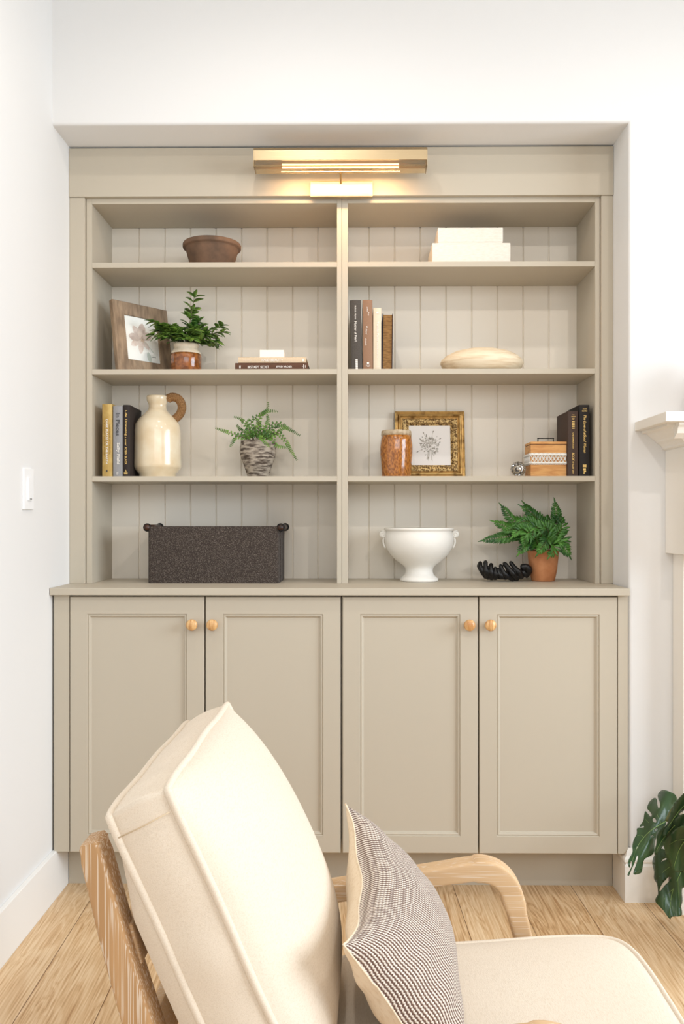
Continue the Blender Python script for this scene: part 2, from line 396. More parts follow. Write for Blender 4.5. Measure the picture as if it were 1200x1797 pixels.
struct(obj('wall_right', bm, WALL))
bm = bmesh.new()
add_box(bm, LX-.12, -1.25+.0, -4.92, -4.8, 0, 3); add_box(bm, 2.25, 3.52, -4.92, -4.8, 0, 3)
add_box(bm, -1.25, 2.25, -4.92, -4.8, 0, .4); add_box(bm, -1.25, 2.25, -4.92, -4.8, 2.75, 3)
struct(obj('wall_rear', bm, WALL))
struct(obj('ceiling', box(LX-.12, 3.52, -4.92, .5, 3.0, 3.1), WALL))
struct(obj('floor', box(LX-.12, 3.52, -4.92, .5, -.08, 0), FLOOR), 'pale oak plank floor')
# skirting boards
pl_y = .106
struct(obj('baseboard_left', box(LX, LX+.015, -4.8, pl_y, 0, .148, .002), TRIM), 'flat white skirting along the left wall')
bm = bmesh.new()
prof = [(0, 0), (-.018, 0), (-.018, .112), (-.014, .120), (-.020, .126), (-.020, .134), (-.013, .142), (-.010, .152), (-.004, .164), (0, .164)]
# front run (x) and return along the niche cheek (y)
def mitre(bm, prof):
    n = len(prof); rows = []
    for (o, z) in prof:
        rows.append([bm.verts.new((.966, o, z)), bm.verts.new((RX+o, o, z)), bm.verts.new((RX+o, pl_y, z))])
    fs = []
    for i in range(n-1):
        for k in range(2): fs.append(bm.faces.new((rows[i][k], rows[i][k+1], rows[i+1][k+1], rows[i+1][k])))
    bmesh.ops.recalc_face_normals(bm, faces=fs)
mitre(bm, prof)
struct(obj('baseboard_back', bm, CREAM), 'moulded cream skirting turning into the recess')

# light switch on the left wall
t = thing('light_switch', 'white rocker light switch on the left wall', 'light switch', (LX, -.204, 1.268))
obj('switch_plate', box(0, .007, -.036, .036, -.059, .059, .002), PLAST, t)
obj('rocker', add_prism(bmesh.new(), [(-.014, -.033), (.014, -.033), (.014, .033), (-.014, .033)], 'x', .006, .0115), PLAST, t)
obj('indicator', box(.0113, .0125, -.006, .006, -.030, -.0265), mat('grey_mark', srgb(120, 120, 118), .5), t)

# ================================================================== BOOKCASE
BY, BKY = .169, .403
OY = .157
C0 = .9690                     # counter top height
S = [1.3241, 1.6790, 2.0335]   # shelf top heights
TOPZ = 2.2275
def back_panel(x0, x1, grooves, z0, z1):
    pts = [(x0, BKY+.01), (x0, BKY)]
    for g in grooves: pts += [(g-.003, BKY), (g-.0008, BKY+.0045), (g+.0008, BKY+.0045), (g+.003, BKY)]
    pts += [(x1, BKY), (x1, BKY+.01)]
    return add_prism(bmesh.new(), pts, 'z', z0, z1)
K2 = kx(BKY)
GL = [(p-622)*K2 for p in (243, 288.5, 333.5, 378.5, 423.5, 468.5, 513.5, 558)]
GR = [(p-622)*K2 for p in (647, 692, 737, 782, 827, 872, 917, 962)]
def bookcase(label, xo, xs, x0, x1, xe, grooves, side):
    """x0..x1 clear opening; side upright sits between opening and the outer stile"""
    t = thing('bookcase', label, 'bookcase', (0, 0, 0), group='pair of built in bookcase units')
    ob = obj
    if side < 0:
        ob('side_panel', box(xs, x0, BY, BKY+.01, C0, 2.2456, .0012), TAUPE, t)
        ob('side_panel', box(x1, xe, BY, BKY+.01, C0, 2.2456, .0012), TAUPE, t)
        ob('stile', box(xo, xs-.0018, OY, BY+.06, C0, 2.2456, .0018), TAUPE, t)
    else:
        ob('side_panel', box(xe, x0, BY, BKY+.01, C0, 2.2456, .0012), TAUPE, t)
        ob('side_panel', box(x1, xs, BY, BKY+.01, C0, 2.2456, .0012), TAUPE, t)
        ob('stile', box(xs+.0018, xo, OY, BY+.06, C0, 2.2456, .0018), TAUPE, t)
    ob('top_panel', box(x0, x1, BY, BKY, TOPZ, 2.2456, .0008), TAUPE, t)
    for z in S: ob('shelf', box(x0, x1, BY, BKY, z-.0172, z, .0012), TAUPE, t)
    ob('back_panel', back_panel(x0, x1, grooves, C0, TOPZ), TAUPE_LIT, t, label='tongue and groove back panel, light painted into its colour')
    return t
bookcase('left half of the taupe built in bookcase with three shelves', -.9425, -.8905, -.8714, -.0585, -.0428, GL, -1)
def bookcase_right():
    t = thing('bookcase', 'right half of the taupe built in bookcase with three shelves', 'bookcase', group='pair of built in bookcase units')
    x0, x1 = -.0226, .7940
    obj('side_panel', box(-.0422, x0, BY, BKY+.01, C0, 2.2456, .0012), TAUPE, t)
    obj('side_panel', box(x1, .8090, BY, BKY+.01, C0, 2.2456, .0012), TAUPE, t)
    obj('stile', box(.8108, .8495, OY, BY+.06, C0, 2.2456, .0018), TAUPE, t)
    obj('top_panel', box(x0, x1, BY, BKY, TOPZ, 2.2456, .0008), TAUPE, t)
    for z in S: obj('shelf', box(x0, x1, BY, BKY, z-.0172, z, .0012), TAUPE, t)
    obj('back_panel', back_panel(x0, x1, GR, C0, TOPZ), TAUPE_LIT, t, label='tongue and groove back panel, light painted into its colour')
bookcase_right()
tag(obj('header_board', box(LX+.0005, RX-.0005, OY-.005, BY+.05, 2.2458, SOF-.006, .0015), TAUPE),
    'wide taupe header board above the bookcase carrying the picture light', 'header board')

# ================================================================== BASE CABINETS
DY = -.006
def base_cabinet(label, doors, x0, x1, filler, knobs):
    t = thing('base_cabinet', label, 'cabinet', group='pair of built in base cabinets')
    bm = bmesh.new()
    add_box(bm, x0, x1, DY+.0225, .40, .150, .9465)
    obj('body', bm, TAUPE, t)
    obj('filler_panel', box(filler[0], filler[1], DY+.002, DY+.04, .1455, .9465, .0015), TAUPE, t)
    for (a, b), kx_ in zip(doors, knobs):
        d = obj('door', ringloft(a, b, .1455, .9405, [(0, DY+.021), (0, DY+.002), (.002, DY), (.0535, DY), (.0555, DY+.0035),
              (.0585, DY+.0015), (.0615, DY+.003), (.0645, DY+.0085), (.066, DY+.0095)]), TAUPE, t)
        k = obj('knob', lathe([(0.0, .0), (.0085, 0), (.0075, -.006), (.0075, -.010), (.0125, -.0145), (.0172, -.020), (.0178, -.0245), (.0150, -.0290), (.0085, -.0318), (0, -.0325)],
              (kx_, DY, .8555), 32, 'y'), KNOBW, d, True, label='turned wooden knob')
k_ = kx(DY)
X = lambda p: (p-622)*k_
base_cabinet('left base cabinet with two panelled taupe doors and wooden knobs', [(X(121), X(357.7)), (X(360.2), X(597.2))], X(121), X(598.5), (-.9365, X(119.5)), (X(338.3), X(373.8)))
base_cabinet('right base cabinet with two panelled taupe doors and wooden knobs', [(X(601), X(837.7)), (X(840.7), X(1081))], X(599.5), X(1081), (X(1083), .8460), (X(821.8), X(858.2)))
obj_pl = tag(obj('plinth', box(LX+.016, RX-.019, pl_y, pl_y+.02, 0, .150), TAUPE), 'recessed taupe plinth board under the base cabinets', 'plinth')
tag(obj('countertop', box(LX+.001, RX-.006, -.0275, BKY, .9468, C0, .002), TAUPE), 'taupe countertop ledge over the base cabinets', 'countertop')

# ================================================================== PICTURE LIGHT
t = thing('picture_light', 'brushed brass picture light glowing above the bookcase', 'picture light', (-.045, OY-.005, 2.30))
yb = -.085
bm = bmesh.new()     # body: long angular hood, front face, bevelled top, open underneath
prof = [(-.036, .0125), (-.036, .044), (-.026, .056), (.026, .056), (.030, .050), (.030, .0125), (.027, .0125), (.027, .048), (.024, .053), (-.024, .053), (-.033, .042), (-.033, .0125)]
add_prism(bm, [(yb+a, b) for a, b in prof], 'x', -.272, .272)
obj('hood', bm, BRASS, t)
for s in (-1, 1):
    obj('end_cap', add_prism(bmesh.new(), [(yb-.036, -.006), (yb-.036, .044), (yb-.026, .056), (yb+.026, .056), (yb+.030, .050), (yb+.030, -.006)], 'x', min(s*.2722, s*.2740), max(s*.2722, s*.2740)), BRASS, t)
obj('glass_diffuser', box(-.271, .271, yb-.032, yb+.026, -.006, -.003, .001), LGLASS, t)
obj('glass_diffuser', box(-.271, .271, yb-.0345, yb-.0315, -.006, .0120, .0008), LGLASS, t)
obj('lamp_tube', tube([(-.185, yb-.010, .0045), (.185, yb-.010, .0045)], .0060, 12), BULB, t, True, label='glowing warm lamp tube')
for s in (-1, 1):
    obj('lamp_holder', tube([(s*.187, yb-.010, .0045), (s*.268, yb-.010, .0045)], .0075, 12), BRASSD, t, True)
obj('wall_plate', box(-.100, .104, -.018, -.0005, -.064, -.012, .002), BRASS, t)
obj('arm', tube([(0, -.016, -.020), (0, -.035, -.014), (0, -.062, .004), (0, -.085, .015)], .0042, 10), BRASS, t, True)
PLX, PLY, PLZ = -.045, OY-.005-.085, 2.300
o = area('picture_lamp', (PLX, PLY+.0, PLZ-.009), (PLX, PLY+.035, PLZ-.1), .38, .02, 1.5, (1, .60, .28), 175)

# ================================================================== FIREPLACE (at right edge)
t = thing('fireplace_surround', 'cream fireplace surround with moulded mantel at right edge', 'fireplace')
XE = 2.3
obj('mantel_shelf', box(.868, XE, -.262, -.0005, 1.4545, 1.482, .002), CREAM, t)
def rings3(x0, x1, d, z): return (x0, x1, d, z)
bm = bmesh.new()      # crown moulding stack under the shelf: loft of U-shaped rings (left return, front, right return)
cp = [(.889, .215, 1.4545), (.889, .215, 1.447), (.905, .205, 1.444), (.918, .200, 1.432), (.930, .192, 1.424), (.934, .192, 1.418), (.944, .185, 1.412), (.952, .180, 1.404), (.9535, .180, 1.398), (.962, .172, 1.394)]
rows = [[bm.verts.new(p) for p in ((x, -.0005, z), (x, -d, z), (XE-(x-.868), -d, z), (XE-(x-.868), -.0005, z))] for x, d, z in cp]
fs = []
for A, B in zip(rows, rows[1:]):
    for i in range(3): fs.append(bm.faces.new((A[i], A[i+1], B[i+1], B[i])))
bmesh.ops.recalc_face_normals(bm, faces=fs)
obj('crown_moulding', bm, CREAM, t)
obj('corbel', add_prism(bmesh.new(), [(-.215, 1.4545), (-.245, 1.4545), (-.245, 1.447), (-.236, 1.441), (-.228, 1.425), (-.205, 1.412), (-.205, 1.4545)], 'x', .912, .985), CREAM, t)
obj('frieze', box(.962, XE-.094, -.172, -.0005, 1.077, 1.3945, .002), CREAM, t)
for xa in (.985, XE-.30):
    obj('pilaster', box(xa, xa+.19, -.085, -.0005, .16, 1.0775, .002), CREAM, t)
    obj('plinth_block', box(xa-.012, xa+.202, -.098, -.0005, 0, .165, .002), CREAM, t)
obj('firebox', box(1.20, XE-.32, -.02, -.0005, .0, 1.07), mat('firebox_black', srgb(30, 28, 27), .9), t)
# unseen vase added on the mantel to cast a soft shadow on the wall
t = thing('unseen_vase', 'unseen tan vase added on the mantel for its soft shadow', 'vase', (1.085, -.115, 1.482))
TAN = mat('tan_stoneware', srgb(190, 150, 112), .7, col2=srgb(166, 122, 84), scale=30, bump=.2)
o = obj('vase_body', lathe([(.0, 0), (.045, 0), (.066, .035), (.076, .08), (.070, .125), (.040, .165), (.030, .180), (.034, .192), (.028, .190), (.024, .178), (.03, .16), (0, .10)], seg=40), TAN, t, True)

# ================================================================== BOOKS
MSPINE = lambda x, y, z: Matrix(((0, 1, 0, x), (0, 0, -1, y), (-1, 0, 0, z), (0, 0, 0, 1)))     # words run down the spine
MFLAT = lambda x, y, z: Matrix(((1, 0, 0, x), (0, 0, -1, y), (0, 1, 0, z), (0, 0, 0, 1)))        # words run across the spine
def book(label, w, depth, h, cover, loc, rot=(0, 0, 0), group=None, words=(), foreedge=False, bow=.0025, pages=None):
    t = thing('book', label, 'book', loc, rot, group)
    tt = .0022
    o_ = [(-w/2, depth), (-w/2, .003)]
    for i in range(7):
        a = i/6; o_.append((-w/2+.0015+(w-.003)*a, -bow*math.sin(PI*a)+.0008))
    o_ += [(w/2, .003), (w/2, depth), (w/2-tt, depth), (w/2-tt, .004), (-w/2+tt, .004), (-w/2+tt, depth)]
    if foreedge: o_ = [(x, depth-y) for x, y in o_]
    c = obj('cover', add_prism(bmesh.new(), o_, 'z', 0, h), cover, t); autosmooth(c, 35)
    pm = pages or PAGES
    if foreedge: obj('page_block', box(-w/2+tt, w/2-tt, .003, depth-.004, .003, h-.003), pm, t)
    else: obj('page_block', box(-w/2+tt, w/2-tt, .004, depth-.003, .003, h-.003), pm, t)
    for (nm, body, kind, x, z, length, height, m, sh) in words:
        M = (MSPINE if kind == 'down' else MFLAT)(x, -bow-.0002, z)
        text_mesh(nm, body, m, t, M, length, height, shear=sh)
    return t
def marks(parent, name, shapes, m, y=-.0028):
    bm = bmesh.new()
    for (x0, x1, z0, z1) in shapes: add_box(bm, x0, x1, y-.0002, y, z0, z1)
    return obj(name, bm, m, parent)

# left bay, third shelf down (S[0])
yb = .186; kk = kx(yb); z0 = S[0]
BX = lambda p: (p-622)*kk
BZ = lambda p: CAM_Z-(p-912)*kk
G = 'books standing at the left of the jug shelf'
GOLDC = mat('gold_jacket', srgb(192, 162, 98), .4, .35, col2=srgb(172, 138, 72), scale=30)
b = book('gold spined book, leftmost beside the cream jug', BX(196)-BX(177.5), .150, BZ(708.5)-z0, GOLDC, ((BX(196)+BX(177.5))/2, yb, z0), group=G, words=[
    ('title', 'DARK PLACES OF THE EARTH', 'down', .000, .1225-.006, .148, .0072, WHITEL, 0)])
h = BZ(708.5)-z0
text_mesh('subtitle', 'a novel of the place', BRASSD, b, MSPINE(-.0095, -.0026, .125), .11, .003)
text_mesh('author', 'DARK PLACES OF THE EARTH', BRASSD, b, MSPINE(.0095, -.0026, .125), .10, .0032)
marks(b, 'publisher_mark', [(-.0035, .0035, .018, .0195), (-.001, .001, .0145, .023)], GREYL)
GREYC = cloth('grey_jacket', 150, 149, 150, .5, .94)
b = book('slim grey book between gold and black spines', BX(214)-BX(196.7), .150, BZ(712)-z0, GREYC, ((BX(214)+BX(196.7))/2, yb, z0), group=G, words=[
    ('title', 'In Pieces', 'down', .0015, .174, .075, .0125, GREYL, 0), ('author', 'Sally Field', 'down', .0015, .077, .072, .0125, WHITEL, 0),
    ('publisher_mark', 'g c', 'flat', 0, .011, .006, .009, WHITEL, 0)])
BLKC = cloth('black_book_cloth', 48, 40, 37, .6)
DKC = cloth('near_black_cloth', 38, 33, 31, .6)
b = book('thick black book with gilt spine against the cream jug', BX(226.5)-BX(214.6), .155, BZ(710)-z0, BLKC, ((BX(226.5)+BX(214.6))/2, yb, z0), group=G, words=[
    ('title', 'Life Drawing', 'down', -.001, .178, .084, .0085, GOLDL, 0), ('subtitle', 'a novel', 'down', -.001, .118, .030, .006, GOLDL, .4),
    ('author', 'ROBIN BLACK', 'down', -.001, .069, .058, .0072, GOLDL, 0)])
marks(b, 'publisher_mark', [(-.007, .005, .008, .010), (-.0075, .0055, .012, .0135), (-.004, .002, .0155, .018), (-.002, 0, .0195, .023)], GOLDL)

# left bay, second shelf: two books lying flat, white block on top
z1 = S[1]; y1 = .190; k1 = kx(y1)
BROWNC = cloth('brown_jacket', 98, 66, 48, .5)
TANC = cloth('pale_tan_jacket', 218, 196, 166, .6, .94)
G = 'books lying flat on the second shelf'
xr = (540-622)*k1; xl = (412-622)*k1; w = .0245
b = book('brown hardback lying flat at the bottom of the pair', w, .155, xr-xl, BROWNC, (xr, y1, z1+w/2), (0, -PI/2, 0), G, bow=.001)
L_ = xr-xl
def lie(px): return (xr-((px-622)*k1))
MLIE = lambda x, y, z: Matrix(((0, 1, 0, x), (0, 0, -1, y), (-1, 0, 0, z), (0, 0, 0, 1)))
text_mesh('title', 'BEST KEPT SECRET', WHITEL, b, MLIE(-.002, -.0014, lie(453)), .070, .0085, bold=.01)
text_mesh('author', 'JEFFREY ARCHER', WHITEL, b, MLIE(-.002, -.0014, lie(498)), .054, .0085, bold=.01)
bm = bmesh.new()
for (a, c_, d, e) in ((-.006, .003, lie(421)-.002, lie(421)+.0025), (-.007, .007, lie(532.5)-.0008, lie(532.5)+.0008), (-.004, .004, lie(535.5)-.0008, lie(535.5)+.0008), (-.001, .001, lie(530.5)-.001, lie(530.5)+.001)):
    add_box(bm, a, c_, -.0014, -.0011, d, e)
obj('publisher_mark', bm, WHITEL, b)
xr = (537-622)*k1; xl = (417.5-622)*k1; w2 = .0192
b = book('pale tan hardback lying on the brown one', w2, .150, xr-xl, TANC, (xr, y1+.001, z1+w+w2/2), (0, -PI/2, 0), G, bow=.001)
text_mesh('title', 'WILD BEAUTY', WHITEL, b, MLIE(-.0005, -.0014, lie(477)), .074, .0090, bold=.015)
text_mesh('author', 'NTOZAKE SHANGE', WHITEL, b, MLIE(-.001, -.0014, lie(433)), .028, .0028)
marks_ = bmesh.new(); add_box(marks_, -.005, .004, -.0014, -.0011, lie(531.5)-.0025, lie(531.5)+.0025); obj('publisher_mark', marks_, WHITEL, b)
t = tag(obj('white_block', box((454.5-622)*k1, (497-622)*k1, y1+.012, y1+.085, z1+w+w2+.0005, z1+w+w2+.0265, .0012), mat('white_card_box', srgb(244, 238, 226), .7)),
        'small white box sitting on top of the flat books', 'box')

# right bay, second shelf: four standing books by the divider
G = 'books standing beside the central divider'
yb = .188; kk = kx(yb); z0 = S[1]
CHAR = cloth('charcoal_jacket', 84, 78, 72, .6)
b = book('charcoal book, first beside the central divider', .0375, .155, .2325, CHAR, (.0075, yb, z0), (0, -.022, 0), G, words=[
    ('author', 'Melinda Haynes', 'down', -.001, .191, .046, .0065, WHITEL, 0), ('title', 'Mother of Pearl', 'down', -.001, .128, .066, .0080, WHITEL, 0)])
marks(b, 'publisher_mark', [(-.004, .0035, .002+i*.0058, .0065+i*.0058) for i in range(6)], WHITEL)
MBR = cloth('mid_brown_jacket', 150, 116, 92, .6, .95)
b = book('mid brown book second from the divider', .0330, .155, .2330, MBR, (.0443, yb, z0), (0, -.006, 0), G, words=[
    ('author', 'JAMES', 'down', -.001, .201, .017, .004, WHITEL, 0), ('author', 'frey', 'down', .003, .186, .012, .005, WHITEL, 0),
    ('title', 'MY', 'down', -.003, .142, .007, .0045, WHITEL, 0), ('title', 'friend', 'down', -.004, .127, .018, .005, WHITEL, .3),
    ('title', 'LEONARD', 'down', -.006, .093, .024, .004, WHITEL, 0)])
marks(b, 'publisher_mark', [(-.003, .004, .019, .025), (-.007, .008, .0145, .0155), (-.003, .005, .0105, .0115)], WHITEL)
IVO = cloth('ivory_jacket', 226, 212, 188, .6, .96)
b = book('ivory book with faint white lettering, third from the divider', .0275, .150, .2060, IVO, (.0756, yb, z0), (0, 0, 0), G, words=[
    ('title', 'Tannie Party', 'down', .001, .128, .066, .0095, WHITEL, 0), ('author', 'tania maria', 'down', .0015, .066, .052, .005, WHITEL, 0)])
marks(b, 'publisher_mark', [(-.003, .004, .187, .193), (-.004, .006, .0105, .0115), (-.004, .006, .006, .007)], WHITEL)
OLDP = mat('aged_page_edges', srgb(150, 112, 66), .9, col2=srgb(112, 80, 44), scale=340, stretch=(.2, .2, 1), mixr=(.35, .65), bump=.4)
NAVY = cloth('navy_cloth', 44, 40, 52, .6)
book('short old book showing browned page edges, fourth from the divider', .0345, .140, .1870, NAVY, (.1085, yb, z0), (0, .012, 0), G, foreedge=True, pages=OLDP)

# right bay, third shelf: two dark books at the right side
G = 'dark books against the right side panel'
yb = .187; kk = kx(yb); z0 = S[0]
CHOC = cloth('chocolate_cloth', 78, 62, 54, .6)
xa, xb_ = (994.8-622)*kk, (1013.5-622)*kk
b = book('chocolate brown book, shorter, left of the black one', xb_-xa, .150, CAM_Z-(722-912)*kk-z0, CHOC, ((xa+xb_)/2, yb, z0), group=G, words=[
    ('author', 'THE', 'flat', .001, .2035, .007, .0022, GOLDL, 0), ('author', 'LITERARY', 'flat', .001, .198, .014, .003, GOLDL, 0), ('title', 'BEST', 'flat', .001, .1905, .007, .005, GOLDL, 0),
    ('title', 'ONE SUMMER STORY', 'down', 0, .118, .054, .0045, GOLDL, 0), ('title', 'BOOK', 'down', 0, .065, .028, .008, GOLDL, .3), ('author', 'BY ELLEN GRAY', 'down', 0, .028, .042, .0048, GOLDL, 0)])
marks(b, 'rule_lines', [(-.004, .005, .158+i*.0055, .1605+i*.0055) for i in range(5)], GOLDL)
xa, xb_ = (1015-622)*kk, (1033.3-622)*kk
b = book('tall black book with gilt script title by the right panel', xb_-xa, .155, CAM_Z-(711-912)*kk-z0, DKC, ((xa+xb_)/2, yb, z0), group=G, words=[
    ('author', 'ALICE', 'flat', 0, .2235, .013, .0042, GOLDL, 0), ('author', 'MUNRO', 'flat', 0, .2165, .017, .0045, GOLDL, 0),
    ('title', 'The Love of a', 'down', .001, .172, .062, .0085, GOLDL, .35), ('title', 'Good Woman', 'down', .001, .108, .062, .0085, GOLDL, .35)])
marks(b, 'publisher_mark', [(-.0055, -.002, .030, .039), (-.001, .0015, .030, .039), (.0025, .0055, .030, .039), (-.005, .004, .0195, .026), (-.003, .0045, .014, .0185), (-.0045, .001, .008, .0125)], GOLDL)

# ================================================================== OBJECTS ON THE LEFT SHELVES
# terracotta bowl, top shelf
c = (at(371.5, 0, .280).x, .280, S[2])
t = thing('terracotta_bowl', 'weathered brown terracotta bowl on the top left shelf', 'bowl', c)
obj('bowl', lathe([(0, 0), (.068, 0), (.070, .003), (.0900, .076), (.0905, .0775), (.0985, .079), (.0995, .082), (.0995, .091), (.097, .0945), (.092, .0945), (.088, .088), (.064, .010), (0, .008)], seg=64), TERRA_D, t, True)

# leaning wooden picture frame
bot = Vector((-.784, .176, S[1])); u = Vector((.679, .734, 0)); up = Vector((-.03, .028, .242)).normalized()
u = (u-up*u.dot(up)).normalized(); nrm = up.cross(u).normalized()     # away from the viewer?
if nrm.y < 0: nrm = -nrm
t = thing('framed_print', 'weathered wood frame with a faded flower print, leaning in the corner', 'picture frame', bot+Vector((0, 0, .001)))
Rm = Matrix((u, nrm, up)).transposed()
t.rotation_euler = Rm.to_euler()
FW, FH = .2185, .246
obj('frame', ringloft(0, FW, 0, FH, [(0, .020), (0, .002), (.002, 0), (.0435, .004), (.045, .006), (.045, .016)], fill=False), WOODW, t)
pr = obj('print', box(.0445, FW-.0445, .009, .012, .0445, FH-.0445), PAPER, t, label='flower print on pale paper')
PET = mat('dusty_pink_ink', srgb(214, 194, 180), .85, col2=srgb(226, 214, 204), scale=60, mixr=(.35, .65))
PET2 = mat('mauve_ink', srgb(192, 174, 164), .85, col2=srgb(214, 200, 190), scale=80, mixr=(.35, .65))
YEL = mat('ochre_ink', srgb(186, 150, 84), .8)
GRNI = mat('grey_green_ink', srgb(196, 202, 190), .85)
def add_petal(bm, c, ang, L, W, y, n=10):
    vs = []
    for i in range(n+1):
        a = i/n; w = W*math.sin(PI*min(1, a**.8))**.7*(.45+.55*a)
        vs.append((a*L, w))
    pts = vs+[(a, -w) for a, w in vs[::-1][1:-1]]
    ca, sa = math.cos(ang), math.sin(ang)
    bm.faces.new([bm.verts.new((c[0]+a*ca-w*sa, y, c[1]+a*sa+w*ca)) for a, w in pts])
px_, pz_ = .118, .128
for nm, sets, m_ in (('petals', [(80, .058, .020), (125, .052, .017), (175, .050, .020), (25, .048, .020)], PET2), ('petals', [(215, .052, .016), (262, .056, .014), (308, .046, .013), (100, .03, .015)], PET)):
    bm = bmesh.new()
    for i, (a, L, W) in enumerate(sets): add_petal(bm, (px_-.012, pz_-.002), math.radians(a), L, W, .0088-.0001*i)
    obj(nm, bm, m_, pr)
bm = bmesh.new()
for i in range(26):
    a = random.uniform(0, 2*PI); r = random.uniform(0, .010); add_petal(bm, (px_-.008+r*math.cos(a), pz_-.006+r*math.sin(a)), a, .003, .0008, .0083, 4)
obj('stamens', bm, YEL, pr)
bm = bmesh.new(); add_tube(bm, smooth_path([(px_-.004, .0086, pz_-.01), (px_+.018, .0086, pz_-.03), (px_+.034, .0086, pz_-.048)], 4), .0009, 4)
add_petal(bm, (px_+.01, pz_-.045), math.radians(-80), .04, .012, .00885); obj('stem_marks', bm, GRNI, pr)
text_mesh('signature', 'flora', GREYL, pr, MFLAT(.150, .0087, .066), .016, .003, shear=.4)
obj('easel_back', add_prism(bmesh.new(), [(.021, .002), (.070, .0), (.0205, .17)], 'x', FW/2-.03, FW/2+.03), BLACK, t)

# ---- foliage helpers
def add_leaf(bm, base, d, up, L, W, curl=.25, fold=.15, n=5, shape='oval', sweep=0):
    d = Vector(d).normalized(); up = Vector(up); s = d.cross(up)
    if s.length < 1e-4: s = d.orthogonal()
    s.normalize(); nn = s.cross(d).normalized()
    prev = None
    for i in range(n+1):
        a = i/n
        if shape == 'oval': w = W*math.sin(PI*(a*.94+.03))**.8
        elif shape == 'blade': w = W*(math.sin(PI*(a*.5+.5))*.92+.02)*(1 if a > .08 else .6)
        else: w = W*math.sin(PI*(a**.7*.96+.02))
        ctr = Vector(base)+d*(a*L)-nn*(curl*L*a*a)+s*(sweep*L*a*a)
        row = [bm.verts.new(ctr+s*w+nn*(fold*w)), bm.verts.new(ctr), bm.verts.new(ctr-s*w+nn*(fold*w))]
        if prev:
            bm.faces.new((prev[0], prev[1], row[1], row[0])); bm.faces.new((prev[1], prev[2], row[2], row[1]))
        prev = row
def respace(path, step):
    out = [path[0]]; acc = 0
    for a, b in zip(path, path[1:]):
        seg = (b-a).length
        while acc+seg >= step and seg > 0:
            a = a.lerp(b, (step-acc)/seg); out.append(a); seg = (b-a).length; acc = 0
        acc += seg
    return out
def solid(o, th=.0005):
    md = o.modifiers.new('thickness', 'SOLIDIFY'); md.thickness = th; md.offset = 0; return o
rnd = random.Random(11)

# crock with leafy plant, second shelf
cx, cy, z0 = at(326, 0, .272).x, .272, S[1]
t = thing('potted_plant', 'leafy green plant in a brown and cream stoneware crock, beside the wooden frame', 'potted plant', (cx, cy, z0))
obj('crock_base', lathe([(0, 0), (.050, 0), (.0525, .004), (.0530, .060), (.0515, .0685)], seg=48), BROWNG, t, True, label='glossy brown lower half of the crock')
obj('crock_neck', lathe([(.0515, .0685), (.0500, .074), (.0425, .084), (.0405, .088), (.0405, .0925), (.0435, .096), (.0435, .103), (.040, .1045), (.036, .100), (.036, .085), (0, .083)], seg=48), CREAMC, t, True, label='cream unglazed shoulder and rim')
st = bmesh.new(); lf = bmesh.new()
tips = []
for i in range(28):
    a = rnd.uniform(0, 2*PI); el = rnd.uniform(.12, 1.25)
    R = rnd.uniform(.072, .108)
    p = Vector((math.cos(a)*math.cos(el)*R*1.15, math.sin(a)*math.cos(el)*R*.7, .10+math.sin(el)*R*.80))
    tips.append(p)
tips += [Vector((.030, -.01, .262)), Vector((.020, 0, .215)), Vector((-.105, -.02, .17)), Vector((-.10, -.03, .125)), Vector((.125, -.01, .142)), Vector((.105, -.04, .105)), Vector((.118, .0, .165))]
for j, p in enumerate(tips):
    p.y = min(p.y, .085)
    base = Vector((p.x*.12, p.y*.15, .088)); mid = base.lerp(p, .5)+Vector((0, 0, .018))
    if p.x < -.06: p.y -= .02
    path = smooth_path([base, mid, p], 6); add_tube(st, path, .0011, 5)
    n = len(path)
    for i in range(4, n, 2):
        dr = (path[i]-path[i-1]).normalized()
        for s in (-1, 1):
            side = dr.cross(Vector((0, .3, 1))).normalized()*s
            d = (dr*.7+side*.9+Vector((rnd.uniform(-.3, .3), rnd.uniform(-.5, .2), rnd.uniform(-.3, .3)))).normalized()
            add_leaf(lf, path[i], d, Vector((rnd.uniform(-.4, .4), -.6, 1)), rnd.uniform(.028, .040), rnd.uniform(.0095, .0130), .2, .25)
    add_leaf(lf, path[-1], dr, (0, -.5, 1), .030, .0085, .2, .25)
obj('stems', st, STEM, t, True); solid(obj('foliage', lf, LEAF, t, True))

# cream jug with raffia handle, third shelf
cx, cy, z0 = at(275.5, 0, .282).x, .282, S[0]
t = thing('ceramic_jug', 'tall cream glazed jug with a raffia wrapped handle', 'jug', (cx, cy, z0))
obj('jug_body', lathe([(0, 0), (.0600, 0), (.0612, .003), (.0625, .012), (.0785, .033), (.0805, .038), (.0805, .045), (.0795, .10), (.0785, .160), (.0750, .184), (.0640, .202), (.0450, .220), (.0335, .232), (.0300, .242),
      (.0300, .252), (.0330, .260), (.0362, .266), (.0370, .278), (.0355, .2825), (.0315, .2815), (.028, .272), (.026, .245), (0, .22)], seg=64), CERAM, t, True)
hp = smooth_path([(.034, 0, .272), (.050, 0, .279), (.070, 0, .274), (.083, 0, .256), (.084, 0, .235), (.075, 0, .216), (.060, 0, .203)], 10)
bm = bmesh.new(); n = len(hp); add_tube(bm, hp, [.0125+.0012*(i % 2) for i in range(n)], 12); obj('handle', bm, ROPE, t, True, label='raffia wrapped handle')
bm = bmesh.new()
dens = smooth_path(hp, 2)
